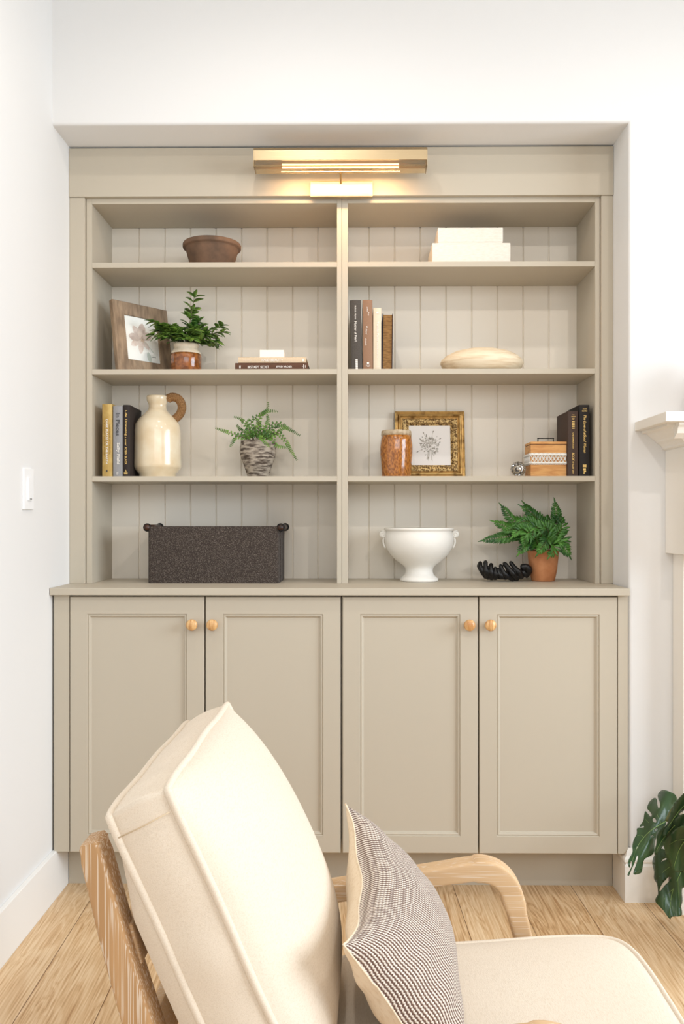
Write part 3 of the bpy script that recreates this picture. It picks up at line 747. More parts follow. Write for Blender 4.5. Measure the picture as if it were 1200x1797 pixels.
for i in range(1, len(dens)-1, 1):
    if i % 3: continue
    tt = (dens[i+1]-dens[i-1]).normalized(); a1 = Vector((0, 1, 0)); a2 = tt.cross(a1).normalized()
    tilt = .25
    ring = [dens[i]+a1*.0140*math.cos(q*2*PI/14)+a2*.0140*math.sin(q*2*PI/14)+tt*tilt*.006*math.cos(q*2*PI/14) for q in range(14)]
    add_tube(bm, ring, .0013, 5, closed=True)
obj('raffia_binding', bm, ROPE, t, True)

# fern in stoneware pot, third shelf
cx, cy, z0 = at(452.5, 0, .285).x, .285, S[0]
t = thing('potted_fern', 'small trailing fern in a rough grey banded pot', 'potted fern', (cx, cy, z0))
obj('pot', lathe([(0, 0), (.0350, 0), (.0370, .006), (.0480, .040), (.0585, .068), (.0628, .088), (.0625, .104), (.0600, .120), (.0588, .1265), (.0555, .128), (.053, .124), (.055, .10), (.04, .098), (0, .098)], seg=56,
      wob=lambda a, h: .012*math.sin(h*900)*.4+.006*math.sin(3*a+h*60)), STONE, t, True)
k = kx(.285)
def T(px, py, dy=0): v = at(px, py, cy+dy); return v-Vector((cx, cy, z0))
fr = [[(440, 772, 0), (425, 766, -.02), (408, 761, -.03), (378, 751, -.03)], [(440, 772, -.01), (418, 766, -.03), (410, 772, -.04), (404, 783, -.045)],
      [(445, 772, 0), (430, 745, -.01), (422, 735, 0), (410, 731, 0)], [(448, 772, 0), (440, 740, 0), (452, 730, 0), (468, 719, 0), (470, 705, .0)],
      [(452, 772, 0), (455, 735, -.01), (468, 722, 0), (487, 722, 0)], [(460, 772, 0), (470, 750, -.01), (488, 743, -.01), (505, 752, -.02), (526, 764, -.02)],
      [(464, 772, 0), (482, 758, -.01), (498, 770, -.03), (510, 790, -.035), (521, 808, -.04)], [(462, 772, -.02), (476, 768, -.05), (485, 782, -.06), (502, 785, -.06)],
      [(452, 772, -.03), (458, 768, -.07), (466, 778, -.075), (474, 784, -.075)], [(455, 772, 0), (462, 752, -.03), (470, 738, -.03), (468, 728, -.02)],
      [(446, 772, 0), (436, 752, -.03), (432, 742, -.035), (438, 735, -.03)], [(450, 772, 0), (446, 750, -.05), (452, 748, -.06)], [(456, 772, 0), (470, 758, -.05), (480, 756, -.06)],
      [(444, 772, 0), (432, 758, -.045), (424, 756, -.06)], [(452, 772, .01), (455, 745, .03), (448, 735, .04)], [(462, 772, .02), (480, 750, .04), (500, 748, .05)], [(440, 772, .02), (420, 752, .04), (415, 745, .05)],
      [(464, 772, -.01), (484, 762, -.02), (495, 752, -.02), (505, 752, -.02)]]
st = bmesh.new(); lf = bmesh.new()
for f in fr:
    path = respace(smooth_path([T(*p) for p in f], 12), .0062); n = len(path)
    add_tube(st, path, [.0013*(1-.6*i/n) for i in range(n)], 5)
    for i in range(2, n):
        dr = (path[i]-path[i-1])
        if dr.length < 1e-6: continue
        dr.normalize(); side = dr.cross(Vector((0, -1, .2))).normalized()
        s_ = 1-.72*(i/n)**1.6
        for s in ((-1,) if i % 2 else (1,)) if i/n < .6 else (-1, 1):
            add_leaf(lf, path[i], side*s+dr*.35+Vector((0, rnd.uniform(-.3, .3), 0)), (0, -1, .3), .0125*s_, .0044*s_, .1, .1, 4, 'oval')
obj('stems', st, STEM, t, True); solid(obj('fronds', lf, LEAF2, t, True))

# felt basket, countertop
t = thing('felt_basket', 'charcoal felt storage basket with dowel handles on the counter', 'basket', (-.470, .275, C0))
x0, x1, y0, y1_, hh = -.2175, .2190, -.103, .100, .188
bm = bmesh.new()
def rrect(x0, x1, y0, y1, r, n=5):
    P = []
    for (cx_, cy_, a0) in ((x1-r, y1-r, 0), (x0+r, y1-r, 90), (x0+r, y0+r, 180), (x1-r, y0+r, 270)):
        for i in range(n+1):
            a = math.radians(a0+90*i/n); P.append((cx_+r*math.cos(a), cy_+r*math.sin(a)))
    return P
outer = rrect(x0, x1, y0, y1_, .014); inner = rrect(x0+.005, x1-.005, y0+.005, y1_-.005, .010)
rows = []
NZ = 5
for i in range(NZ+1): rows.append([bm.verts.new((x, y, hh*i/NZ)) for x, y in outer])
for z in (hh, .006): rows.append([bm.verts.new((x, y, z)) for x, y in inner])
for A, B in zip(rows, rows[1:]):
    for i in range(len(A)): j = (i+1) % len(A); bm.faces.new((A[i], A[j], B[j], B[i]))
bm.faces.new(rows[0][::-1]); bm.faces.new(rows[-1]); bmesh.ops.recalc_face_normals(bm, faces=bm.faces)
autosmooth(obj('felt_body', bm, FELT, t), 40)
for s in (-1, 1):
    xx = s*.2205+(.004 if s > 0 else 0)
    obj('dowel', tube([(xx, y0-.004, hh-.003), (xx, y1_+.004, hh-.003)], .0095, 16), DARKW, t, True, label='dark wooden dowel handle')
    for yy in (y0+.010, y1_-.012):
        ring = [Vector((xx+.0115*math.cos(a), yy, hh-.003+.0115*math.sin(a))) for a in [q*2*PI/14 for q in range(14)]]
        obj('leather_loop', add_tube(bmesh.new(), ring, .0028, 6, closed=True), BLACK, t, True)
# stitched corner strips
obj('corner_seam', box(x1-.0002, x1+.003, -.065, .075, .004, hh-.014, .0005), FELT, t)

# ================================================================== OBJECTS ON THE RIGHT SHELVES
kb = kx(.200)
t = thing('storage_box', 'wide pale linen box, lower of the two on the top shelf', 'box', ((826.5-622)*kb, .200, S[2]), group='pale linen boxes stacked on the top shelf')
w = (895-758)*kb/2
def lidded(t, w, d, h):
    obj('box_body', box(-w+.0015, w-.0015, .0015, d-.0015, 0, h*.06, .0005), CANVAS, t)
    obj('lid', box(-w, w, 0, d, h*.06+.0003, h, .0015), CANVAS, t)
lidded(t, w, .165, .0715)
t = thing('storage_box', 'narrower pale linen box, stacked on the wide one', 'box', ((825-622)*kb, .201, S[2]+.072), group='pale linen boxes stacked on the top shelf')
lidded(t, (882-768)*kb/2, .150, .0505)

# pale wooden pebble bowl
cx, cy = at(845, 0, .270).x, .270
t = tag(obj('decorative_pebble', lathe([(0, 0), (.108, 0), (.124, .010), (.1365, .024), (.1415, .037), (.1385, .047), (.122, .0625), (.095, .077), (.06, .086), (.025, .0895), (0, .090)], seg=72,
      wob=lambda a, h: .01*math.sin(2*a+.6)), PALEW, None, True), 'pale carved wooden pebble shape lying on the second shelf', 'ornament')
t.location = (cx, cy, S[1]); t.scale = (1, .80, .95)

# amber vase
cx, cy = at(695, 0, .252).x, .252
t = thing('glazed_vase', 'amber brown glazed cylinder vase in front of the gilt frame', 'vase', (cx, cy, S[0]))
W_ = lambda a, h: .015*math.sin(2*a+h*20)+.01*math.sin(a*3+1)
obj('vase_body', lathe([(0, 0), (.0490, 0), (.0500, .004), (.0515, .040), (.0545, .075), (.0550, .10), (.0530, .125), (.0515, .141)], seg=56, wob=W_), AMBER, t, True)
obj('vase_rim', lathe([(.0515, .141), (.0512, .150), (.0508, .1560), (.0490, .1585), (.0460, .157), (.045, .14), (.045, .02), (0, .018)], seg=56, wob=W_), STONEC, t, True, label='unglazed tan rim')

# gilt frame with a flower drawing, leaning on the back panel
kf = kx(.34)
lean = -.16
fw = (817-693.5)*kf; fh = .2440
t = thing('framed_drawing', 'ornate square gilt frame with a grey flower drawing', 'picture frame', ((693.5-622)*kf, .345, S[0]+.0012), (lean, 0, 0))
obj('frame', ringloft(0, fw, 0, fh, [(0, .016), (0, .002), (.002, 0), (.0045, .001), (.006, .005), (.010, .0045), (.0135, -.004), (.0175, -.005), (.0200, -.002), (.022, .004), (.0245, .005), (.026, .003),
      (.026, .010)], fill=False), GOLD, t)
obj('inner_frame', ringloft(.026, fw-.026, .026, fh-.026, [(0, .012), (0, .003), (.002, .002), (.006, .001), (.017, .004), (.0185, .007), (.020, .0065), (.0225, .009), (.0240, .0095), (.0240, .014)], fill=False), GOLDP, t, label='embossed ornamental band')
# raised scroll beads on the band
bm = bmesh.new()
def bead_line(a, b, n):
    for i in range(n):
        p = Vector(a).lerp(Vector(b), (i+.5)/n)
        add_lathe(bm, [(0, -.0022), (.0018, -.0015), (.0028, 0), (.0030, .001)], p, 7, 'y')
e0, e1, f1 = .0375, fw-.0375, fh-.0375
for off in (-.004, .004):
    bead_line((e0, .003, e0+off), (e1, .003, e0+off), 22); bead_line((e0, .003, f1-off), (e1, .003, f1-off), 22)
    bead_line((e0+off, .003, e0), (e0+off, .003, f1), 22); bead_line((e1-off, .003, e0), (e1-off, .003, f1), 22)
obj('ornament_relief', bm, GOLDP, t, True)
pr = obj('drawing', box(.049, fw-.049, .0105, .0135, .049, fh-.049), mat('sketch_paper', srgb(238, 232, 226), .85), t, label='pencil drawing of a flower bouquet')
INK = mat('pencil_grey', srgb(150, 142, 130), .9); INK2 = mat('soft_pencil', srgb(196, 190, 180), .9)
bm = bmesh.new(); bm2 = bmesh.new(); r2 = random.Random(5)
cxp, czp = fw/2, fh/2
blooms = [(-.022, .008, .013), (.004, .018, .012), (.016, .012, .009), (-.004, .002, .010), (.018, -.018, .012), (-.012, -.010, .008), (.006, -.016, .007), (.028, .002, .006)]
for (bx, bz, br_) in blooms:
    for ring_, cnt in ((1, 9), (.62, 7), (.3, 4)):
        for i in range(cnt):
            a = 2*PI*i/cnt+r2.random(); q = (cxp+bx+math.cos(a)*br_*ring_*.7, czp+bz+math.sin(a)*br_*ring_*.7)
            add_petal(bm if ring_ < 1 and r2.random() < .75 else bm2, q, a+r2.uniform(-.6, .6), br_*.55, br_*.24, .0103-.00005*i-.0002*(1-ring_), 5)
for i in range(34):
    a = r2.uniform(0, 2*PI); rr = r2.uniform(.018, .042); q = (cxp+math.cos(a)*rr*.8, czp+math.sin(a)*rr*1.05)
    add_petal(bm if r2.random() < .45 else bm2, q, a+r2.uniform(-.5, .5), r2.uniform(.005, .010), .0021, .0101-.00003*i, 5)
for i in range(9):
    x_ = r2.uniform(-.012, .012); add_tube(bm2, [(cxp+x_*.4, .0102, czp-.018), (cxp+x_, .0102, czp-.050-r2.uniform(0, .008))], .0006, 3)
for (x_, z_) in ((.012, .046), (-.020, .042), (-.010, .033), (.034, .022), (-.04, -.022)):
    add_tube(bm2, [(cxp, .0102, czp), (cxp+x_, .0102, czp+z_)], .0006, 3); add_petal(bm, (cxp+x_, czp+z_), math.atan2(z_, x_), .008, .0024, .0099, 6)
obj('bouquet_lines', bm, INK, pr); obj('bouquet_shading', bm2, INK2, pr)

# glass door knob
p = at(908.5, 823, .222)
t = thing('glass_knob', 'faceted clear glass door knob beside the wooden box', 'glass knob', (p.x, .222, S[0]+.0262), (.12, 0, -.35))
bm = lathe([(0, -.020), (.009, -.0205), (.013, -.017), (.0135, -.0165), (.0215, -.015), (.0258, -.004), (.0262, .0), (.0258, .004), (.018, .013), (.0095, .020), (.0095, .030)], seg=12, axis='y')
obj('knob_glass', bm, GLASS, t)
obj('ferrule', lathe([(0, .026), (.0105, .026), (.0110, .030), (.0105, .046), (.013, .048), (.013, .052), (0, .052)], seg=24, axis='y'), mat('tarnished_silver', srgb(170, 164, 150), .35, 1), t, True)
obj('star_core', lathe([(0, -.012), (.0085, -.008), (.0035, .0), (.0088, .010), (0, .018)], seg=8, axis='y'), mat('silvered_star', srgb(222, 218, 210), .15, 1), t)

# wooden box with lace band
kb = kx(.200)
wx0, wx1 = (930.5-622)*kb, (993-622)*kb
t = thing('wooden_box', 'small honey wood lidded box with a white lace band', 'box', ((wx0+wx1)/2, .200, S[0]))
w = (wx1-wx0)/2; D = .098
obj('box_body', box(-w, w, 0, D, 0, .1065, .0012), BOXW, t)
obj('lid', box(-w-.0004, w+.0004, -.001, D+.001, .1085, .1165, .001), BOXW, t)
obj('lid_rebate', box(-w+.004, w-.004, .004, D-.004, .1065, .1085), DARKW, t)
zt = .1165
obj('handle', tube(smooth_path([(-.026, .045, zt), (-.026, .045, zt+.014), (-.0245, .045, zt+.0155), (.0245, .045, zt+.0155), (.026, .045, zt+.014), (.026, .045, zt)], 2), .0018, 8), BLKMET, t, True, label='black wire handle')
LACE = mat('white_lace', srgb(240, 238, 232), .9, bump=.4, bscale=500)
bm = bmesh.new()
zl0, zl1 = .0415, .0770
# lace: two scalloped edge bands + a lattice of crossing threads and rosettes on front and left
def lace(face):
    def P(u, z, off=.0015):
        return Vector((-w+u, -off, z)) if face == 'front' else Vector((-w-off, u, z))
    Lf = 2*w if face == 'front' else D
    for zc, s in ((zl0+.004, -1), (zl1-.004, 1)):
        path = [P(Lf*i/24, zc+.0008*math.sin(i*2.1)) for i in range(25)]
        add_tube(bm, path, .0036, 6)
        path = [P(Lf*i/60, zc+s*.004+.0012*abs(math.sin(i*.8))*s) for i in range(61)]
        add_tube(bm, path, .0010, 5)
    n = int(Lf/.0115); st_ = Lf/n
    zm = (zl0+zl1)/2; hh_ = .0115
    for i in range(n):
        a = i*st_
        for (p0, p1) in (((a, zm-hh_), (a+st_, zm+hh_)), ((a, zm+hh_), (a+st_, zm-hh_))):
            add_tube(bm, [P(p0[0], p0[1]), P(p1[0], p1[1])], .0012, 5)
        ring = [P(a+st_/2+.0030*math.cos(q*PI/4), zm+.0034*math.sin(q*PI/4), .0022) for q in range(8)]
        add_tube(bm, ring, .0010, 5, closed=True)
        for zz in (zm-.0062, zm+.0062):
            ring = [P(a+.0022*math.cos(q*PI/4), zz+.0026*math.sin(q*PI/4), .0022) for q in range(8)] if i else None
            if ring: add_tube(bm, ring, .0009, 5, closed=True)
lace('front'); lace('side')
obj('lace_band', bm, LACE, t, True, label='white openwork lace')

# white footed bowl, countertop
cx, cy = at(735, 0, .285).x, .285
t = thing('footed_bowl', 'white footed urn bowl with scroll handles on the counter', 'bowl', (cx, cy, C0))
obj('bowl_body', lathe([(0, .004), (.058, .004), (.0635, 0), (.0660, .001), (.0665, .008), (.0600, .013), (.0500, .022), (.0465, .034), (.0480, .046), (.0570, .055), (.0800, .072), (.1010, .094), (.1140, .116),
      (.1190, .138), (.1170, .158), (.1130, .168), (.1135, .173), (.1185, .176), (.1195, .180), (.1170, .1835), (.111, .182), (.108, .170), (.112, .14), (.09, .095), (.05, .066), (0, .060)], seg=72,
      wob=lambda a, h: .004*math.sin(5*a+h*70)), WHITEC, t, True)
for s in (-1, 1):
    bm = bmesh.new()
    sc = [(s*(.124+.0125*(1-q/30)*math.cos(q*.42+.9)), 0, .1615+.0125*(1-q/30)*math.sin(q*.42+.9)) for q in range(24)]
    # scroll disc facing the room, with the strap running down the flank
    add_lathe(bm, [(0, -.010), (.0115, -.010), (.0128, -.008), (.0128, .008), (.0115, .010), (0, .010)], (s*.1235, 0, .1615), 24, 'y')
    add_tube(bm, [(x, -.0105, z) for x, _, z in sc], .0018, 6)
    add_tube(bm, smooth_path([(s*.1185, -.002, .152), (s*.1225, -.004, .143), (s*.1225, -.004, .130), (s*.1160, -.004, .113)], 5), [.0035]*15+[.0025], 8)
    obj('handle', bm, WHITEC, t, True, label='scroll handle')

# black cupped hands sculpture
p0 = at(883, 1020, .262)
t = thing('hand_sculpture', 'matt black sculpture of two cupped hands beside the terracotta pot', 'sculpture', (p0.x, .268, C0))
ks = kx(.262)
def HP(cxp_, cyp_, dy=0):   # crop pixel (6.67x, origin 830,870) to local metres
    px_ = 830+cxp_/6.667; py_ = 870+cyp_/6.667
    return Vector(((px_-883)*ks, dy, max(.0, (1020.5-py_)*ks)))
bm = bmesh.new()
def finger(pts, r0, r1):
    path = smooth_path(pts, 5); n = len(path)
    rr = []
    for i in range(n):
        a = i/(n-1); r = r0+(r1-r0)*a
        r *= 1+.07*math.cos((a-.45)*2*PI*2)*(1 if .2 < a < .9 else 0)
        r *= 1.22
        if i == n-1: r *= .55
        if i == n-2: r *= .86
        rr.append(r)
    add_tube(bm, path, rr, 12)
# left hand: four fingers side by side rising from the cupped palm, backs to the room
finger([HP(150, 950, .000), HP(105, 890, -.016), HP(82, 830, -.012), HP(86, 780, .006)], .0080, .0058)
finger([HP(180, 960, -.004), HP(145, 900, -.024), HP(135, 830, -.022), HP(143, 765, -.006)], .0085, .0060)
finger([HP(215, 965, -.004), HP(200, 915, -.026), HP(198, 850, -.024), HP(205, 797, -.008)], .0085, .0058)
finger([HP(255, 965, -.004), HP(252, 925, -.024), HP(250, 880, -.022), HP(250, 838, -.012)], .0078, .0052)
finger([HP(140, 930, .012), HP(100, 860, .028), HP(95, 815, .030), HP(75, 850, .020)], .0080, .0062)    # thumb at the far side
# right hand: fingers slanting up to the left, palm heel curling at the right
finger([HP(470, 975, -.002), HP(385, 940, -.022), HP(335, 880, -.022), HP(312, 808, -.008)], .0085, .0056)
finger([HP(510, 970, -.004), HP(455, 920, -.027), HP(400, 850, -.026), HP(350, 785, -.010)], .0090, .0060)
finger([HP(560, 950, -.002), HP(520, 900, -.026), HP(465, 835, -.022), HP(428, 775, -.006)], .0090, .0058)
finger([HP(380, 960, -.008), HP(320, 940, -.020), HP(290, 900, -.020), HP(278, 850, -.012)], .0074, .0050)
finger([HP(600, 930, .0), HP(640, 880, -.010), HP(600, 832, -.018), HP(545, 850, -.016)], .0125, .0085)   # thumb curling over
def blob(c, s):
    t_ = bmesh.new(); bmesh.ops.create_icosphere(t_, subdivisions=3, radius=1)
    for v in t_.verts: v.co = Vector((v.co.x*s[0], v.co.y*s[1], v.co.z*s[2]))+c
    me = bpy.data.meshes.new('tmp'); t_.to_mesh(me); t_.free(); bm.from_mesh(me); bpy.data.meshes.remove(me)
blob(HP(205, 950, .002), (.024, .028, .0095)); blob(HP(330, 955, .004), (.026, .026, .0085)); blob(HP(490, 950, .002), (.032, .028, .0095))
blob(HP(585, 905, .004), (.017, .022, .017)); blob(HP(610, 840, .000), (.013, .014, .0125))
finger([HP(470, 960, .012), HP(430, 880, .028), HP(400, 820, .032)], .0085, .0060); finger([HP(230, 950, .012), HP(200, 880, .030), HP(190, 830, .032)], .0085, .0060)
me = bpy.data.meshes.new('tmp'); bm.to_mesh(me); bm.free(); o = bpy.data.objects.new('tmp', me); C.objects.link(o)
md = o.modifiers.new('r', 'REMESH'); md.mode = 'VOXEL'; md.voxel_size = .0011
md = o.modifiers.new('s', 'SMOOTH'); md.iterations = 3; md.factor = .5
h_ = from_modified(o, 'hands', BLKRES, t)
for p_ in h_.data.polygons: p_.use_smooth = True
zmin = min(v.co.z for v in h_.data.vertices)
for v in h_.data.vertices: v.co.z -= zmin

# terracotta pot with lush fern, countertop
cx, cy = at(952, 0, .290).x, .290
t = thing('potted_fern', 'lush dark green fern in a terracotta pot at right of the counter', 'potted fern', (cx, cy, C0))
obj('pot', lathe([(0, 0), (.0370, 0), (.0395, .003), (.0470, .040), (.0512, .080), (.0520, .096), (.0535, .098), (.0535, .1045), (.0515, .106), (.048, .104), (.046, .085), (0, .084)], seg=56), TERRA, t, True)
def T(px, py, dy=0): v = at(px, py, cy+dy); return v-Vector((cx, cy, C0))
fr = [[(940, 962, -.01), (915, 940, -.04), (880, 943, -.05), (849, 948, -.05)], [(940, 962, 0), (915, 935, -.02), (890, 925, -.02), (870, 917, -.02)], [(942, 962, 0), (925, 925, 0), (900, 912, 0), (882, 891, 0)],
      [(948, 962, 0), (945, 920, .01), (935, 905, 0), (920, 885, 0)], [(950, 962, -.02), (950, 925, -.03), (935, 903, -.03), (917, 890, -.03)], [(960, 962, 0), (972, 930, 0), (976, 910, 0), (973, 884, 0)],
      [(962, 962, 0), (975, 940, -.02), (985, 925, -.02), (980, 908, -.01)], [(962, 964, -.03), (975, 950, -.06), (985, 955, -.07), (996, 972, -.07)], [(945, 964, -.03), (925, 935, -.07), (912, 930, -.09), (900, 940, -.095)],
      [(946, 964, -.03), (936, 940, -.08), (925, 935, -.10), (918, 955, -.10)], [(950, 964, -.03), (948, 935, -.07), (938, 925, -.09), (932, 945, -.10)], [(955, 964, -.03), (962, 938, -.06), (955, 925, -.08), (945, 935, -.09)],
      [(955, 964, -.03), (960, 945, -.08), (957, 950, -.09), (945, 968, -.09)], [(958, 964, -.02), (968, 955, -.06), (972, 962, -.075), (966, 972, -.08)], [(950, 962, .02), (945, 915, .04), (930, 905, .05)],
      [(955, 962, .02), (965, 915, .04), (985, 915, .05)], [(945, 962, .02), (915, 930, .04), (895, 935, .05)], [(950, 962, 0), (955, 925, -.02), (960, 915, -.03), (968, 918, -.04)], [(948, 964, -.02), (930, 950, -.07), (920, 958, -.09), (912, 968, -.09)],
      [(960, 962, 0), (985, 948, 0), (988, 940, 0), (985, 930, 0)], [(944, 962, -.01), (922, 945, -.05), (905, 930, -.06), (885, 932, -.06)], [(952, 962, -.02), (945, 930, -.05), (925, 915, -.06), (905, 920, -.07)]]
st = bmesh.new(); lf = bmesh.new()
for f in fr:
    path = respace(smooth_path([T(*p) for p in f], 12), .0082); n = len(path)
    add_tube(st, path, [.0014*(1-.6*i/n) for i in range(n)], 5)
    for i in range(3, n, 1):
        dr = (path[i]-path[i-1])
        if dr.length < 1e-6: continue
        dr.normalize(); side = dr.cross(Vector((0, -1, .4))).normalized(); a = i/n
        s_ = math.sin(PI*min(1, a*.80+.18))**.7
        for s in (-1, 1):
            add_leaf(lf, path[i], side*s*.9+dr*.75+Vector((0, rnd.uniform(-.2, .2), rnd.uniform(-.15, .15))), (0, -1, .4), .034*s_, .0046*(.5+.5*s_), .18, .2, 5, 'oval', -s*.12)
    add_leaf(lf, path[-1]-dr*.006, dr, (0, -1, .4), .032, .0030, .1, .2, 5, 'oval')
obj('stems', st, STEM, t, True); solid(obj('fronds', lf, LEAF3, t, True))

# ================================================================== ARMCHAIR
chair = thing('armchair', 'low limed oak armchair with cream piped cushions facing right', 'armchair', (0, 0, 0))
YN, YF = -1.455, -.866          # centre lines of near and far arms
def add_sweep_xz(bm, path, yc, wy, widths, bev=.25):
    """rounded rectangular section swept along an (x,z) path at constant y"""
    P = [Vector((p[0], 0, p[1])) for p in path]; n = len(P); rings = []
    for i in range(n):
        t_ = (P[min(i+1, n-1)]-P[max(i-1, 0)]).normalized(); nn = Vector((-t_.z, 0, t_.x)); h = widths[i]/2
        ring = []
        for q in range(28):
            a = 2*PI*(q+.5)/28; c_, s_ = math.cos(a), math.sin(a); e = .26
            u_ = math.copysign(abs(c_)**e, c_); v_ = math.copysign(abs(s_)**e, s_)
            ring.append(bm.verts.new(P[i]+nn*h*v_+Vector((0, yc+u_*wy/2, 0))))
        rings.append(ring)
    fs = []
    for A, B in zip(rings, rings[1:]):
        for k in range(28): j = (k+1) % 28; fs.append(bm.faces.new((A[k], A[j], B[j], B[k])))
    fs += [bm.faces.new(rings[0][::-1]), bm.faces.new(rings[-1])]
    bmesh.ops.recalc_face_normals(bm, faces=fs); return bm
arm = [(-.262, .372), (-.10, .3985), (.04, .421), (.1378, .4370), (.2114, .4490), (.245, .4535), (.272, .4535), (.297, .4440), (.3165, .4240), (.328, .395), (.342, .340), (.356, .285), (.375, .21), (.400, .11), (.427, .0)]
ap = smooth_path([(x, 0, z) for x, z in arm], 4)
ap2 = [(p.x, p.z) for p in ap]; wd = []
for i, p in enumerate(ap2):
    w_ = .038 if p[0] < .2 else .040
    if p[0] > .25 and p[1] > .38: w_ = .046
    if p[0] > .30 and p[1] < .38: w_ = .040-.012*(1-p[1]/.38)
    wd.append(w_)
for y in (YN, YF):
    autosmooth(obj('arm', add_sweep_xz(bmesh.new(), ap2, y, .046, wd), OAKX, chair), 60)
post = [(-.3780, .7200), (-.3680, .680), (-.3420, .58), (-.3130, .4813), (-.2880, .40), (-.2550, .31), (-.262, .22), (-.300, .10), (-.335, .0)]
pp = smooth_path([(x, 0, z) for x, z in post], 4); pp2 = [(p.x, p.z) for p in pp]
def pw(p):
    z = p[1]
    if z > .715: return .022
    if z > .705: return .030
    return .034+.018*min(1, (.705-z)/.4) if z > .31 else .034
for y in (YN+.022, YF+.002):
    autosmooth(obj('back_post', add_sweep_xz(bmesh.new(), pp2, y+(.024 if y < -1.2 else -.024), .052, [pw(p) for p in pp2]), OAKZ, chair), 60)
def slat(zc, h, xc, th=.018):
    bm = bmesh.new(); add_box(bm, -th/2, th/2, YN+.045, YF-.045, -h/2, h/2, .003)
    R = Matrix.Rotation(-.26, 4, 'Y')
    for v in bm.verts: v.co = R @ v.co+Vector((xc, 0, zc))
    return bm
for zc, xc in ((.565, -.322), (.432, -.287)):
    obj('back_rail', slat(zc, .060, xc), OAKX, chair)
for y in (YN+.024, YF-.024):
    obj('side_rail', box(-.285, .365, y-.011, y+.011, .185, .245, .004), OAKX, chair)
obj('front_rail', box(.335, .358, YN+.012, YF-.012, .180, .242, .003), OAKX, chair)
obj('rear_rail', box(-.280, -.258, YN+.03, YF-.03, .185, .242, .003), OAKX, chair)
for i in range(5):
    x_ = -.20+i*.115; obj('seat_slat', box(x_, x_+.055, YN+.034, YF-.034, .228, .242, .002), OAKX, chair)

def squircle(u, v, W, H, k, cr=0):
    x = u*math.sqrt(max(0, 1-k*v*v*.5-(k*.5)*(abs(u)**6)*(v**8)))*W/2; y = v*math.sqrt(max(0, 1-k*u*u*.5-(k*.5)*(abs(v)**6)*(u**8)))*H/2
    q = 1-cr*abs(u*v)**5
    return x*q, y*q
def box_cushion(W, H, Tk, bf, bb, N=36, k=.10, seed=0, pw=2.6, wob=.004, cr=0):
    """local: x across (W), y height (H), z thickness; returns bmesh plus front/back boundary loops"""
    r = random.Random(seed); bm = bmesh.new(); ph = [r.uniform(0, 6.28) for _ in range(8)]
    def ripple(x, y): return wob*(math.sin(x*23+ph[0]+y*7)+math.sin(y*19+ph[1]-x*9))*.5
    def grid(sign, b, ex=.62):
        G_ = []
        for j in range(N+1):
            row = []
            for i in range(N+1):
                u = -1+2*i/N; v = -1+2*j/N
                # denser near the edges
                u = math.copysign(1-(1-abs(u))**1.25, u); v = math.copysign(1-(1-abs(v))**1.25, v)
                x, y = squircle(u, v, W, H, k, cr)
                prof_ = ((1-abs(u)**pw)*(1-abs(v)**pw))**ex
                if sign < 0: b_ = b*max(.12, min(1, (.92-v)/.5)) if bb > .02 else b
                else: b_ = b
                z = sign*(Tk/2+b_*prof_)+ripple(x, y)*(1 if sign > 0 else .6)*(.4+.6*prof_)
                edge = 1-prof_
                row.append(Vector((x+.6*ripple(y, x)*edge, y+.6*ripple(x+1, y)*edge, z)))
            G_.append(row)
        return G_
    F_, B_ = grid(1, bf), grid(-1, bb, .16 if bb > .02 else .5)
    def mk(G_): return [[bm.verts.new(p) for p in row] for row in G_]
    VF, VB = mk(F_), mk(B_)
    for V_, fl in ((VF, False), (VB, True)):
        for j in range(N):
            for i in range(N):
                q = (V_[j][i], V_[j][i+1], V_[j+1][i+1], V_[j+1][i]); bm.faces.new(q[::-1] if fl else q)
    def loop(V_): return [V_[0][i] for i in range(N)]+[V_[j][N] for j in range(N)]+[V_[N][i] for i in range(N, 0, -1)]+[V_[j][0] for j in range(N, 0, -1)]
    LF, LB = loop(VF), loop(VB); n = len(LF); prev = LF
    M_ = 6
    for s_ in range(1, M_):
        a = s_/M_; cur = []
        for i in range(n):
            p = LF[i].co.lerp(LB[i].co, a); rad = Vector((p.x, p.y, 0)).normalized()
            bul = .008*math.sin(PI*a)+.0025*math.sin(i*.9+ph[2])*math.sin(PI*a)*math.sin(i*.13+ph[3])
            cur.append(bm.verts.new(p+rad*bul))
        for i in range(n): j = (i+1) % n; bm.faces.new((prev[j], prev[i], cur[i], cur[j]))
        prev = cur
    for i in range(n): j = (i+1) % n; bm.faces.new((prev[j], prev[i], LB[i], LB[j]))
    bmesh.ops.recalc_face_normals(bm, faces=bm.faces)
    return bm, [v.co.copy() for v in LF], [v.co.copy() for v in LB]

# back cushion
hdir = Vector((-.4187, 0, .908)).normalized(); wdir = Vector((.0, 1, 0)); tdir = Vector((.908, 0, .4187)).normalized()
Wc = .575; Hc = .520; Tc = .092
d1, d2 = 1.19, 1.765
near_top = Vector((-.2666, CAM_Y+d1, .800)); ctr = near_top+wdir*(Wc/2)-hdir*(Hc/2)-tdir*(Tc/2)
bm, LF, LB = box_cushion(Wc, Hc, Tc, .088, .050, seed=3, k=.05)
Mc = Matrix(((wdir.x, hdir.x, tdir.x, ctr.x), (wdir.y, hdir.y, tdir.y, ctr.y), (wdir.z, hdir.z, tdir.z, ctr.z), (0, 0, 0, 1)))
bc = obj('back_cushion', bm, LINEN, chair, True, label='plump cream linen back cushion'); bc.matrix_local = Mc
for L_ in (LF, LB):
    obj('piping', add_tube(bmesh.new(), L_, .0062, 8, closed=True), LINEN, bc, True)
bm = bmesh.new()     # seams across the boxing at the near top corner
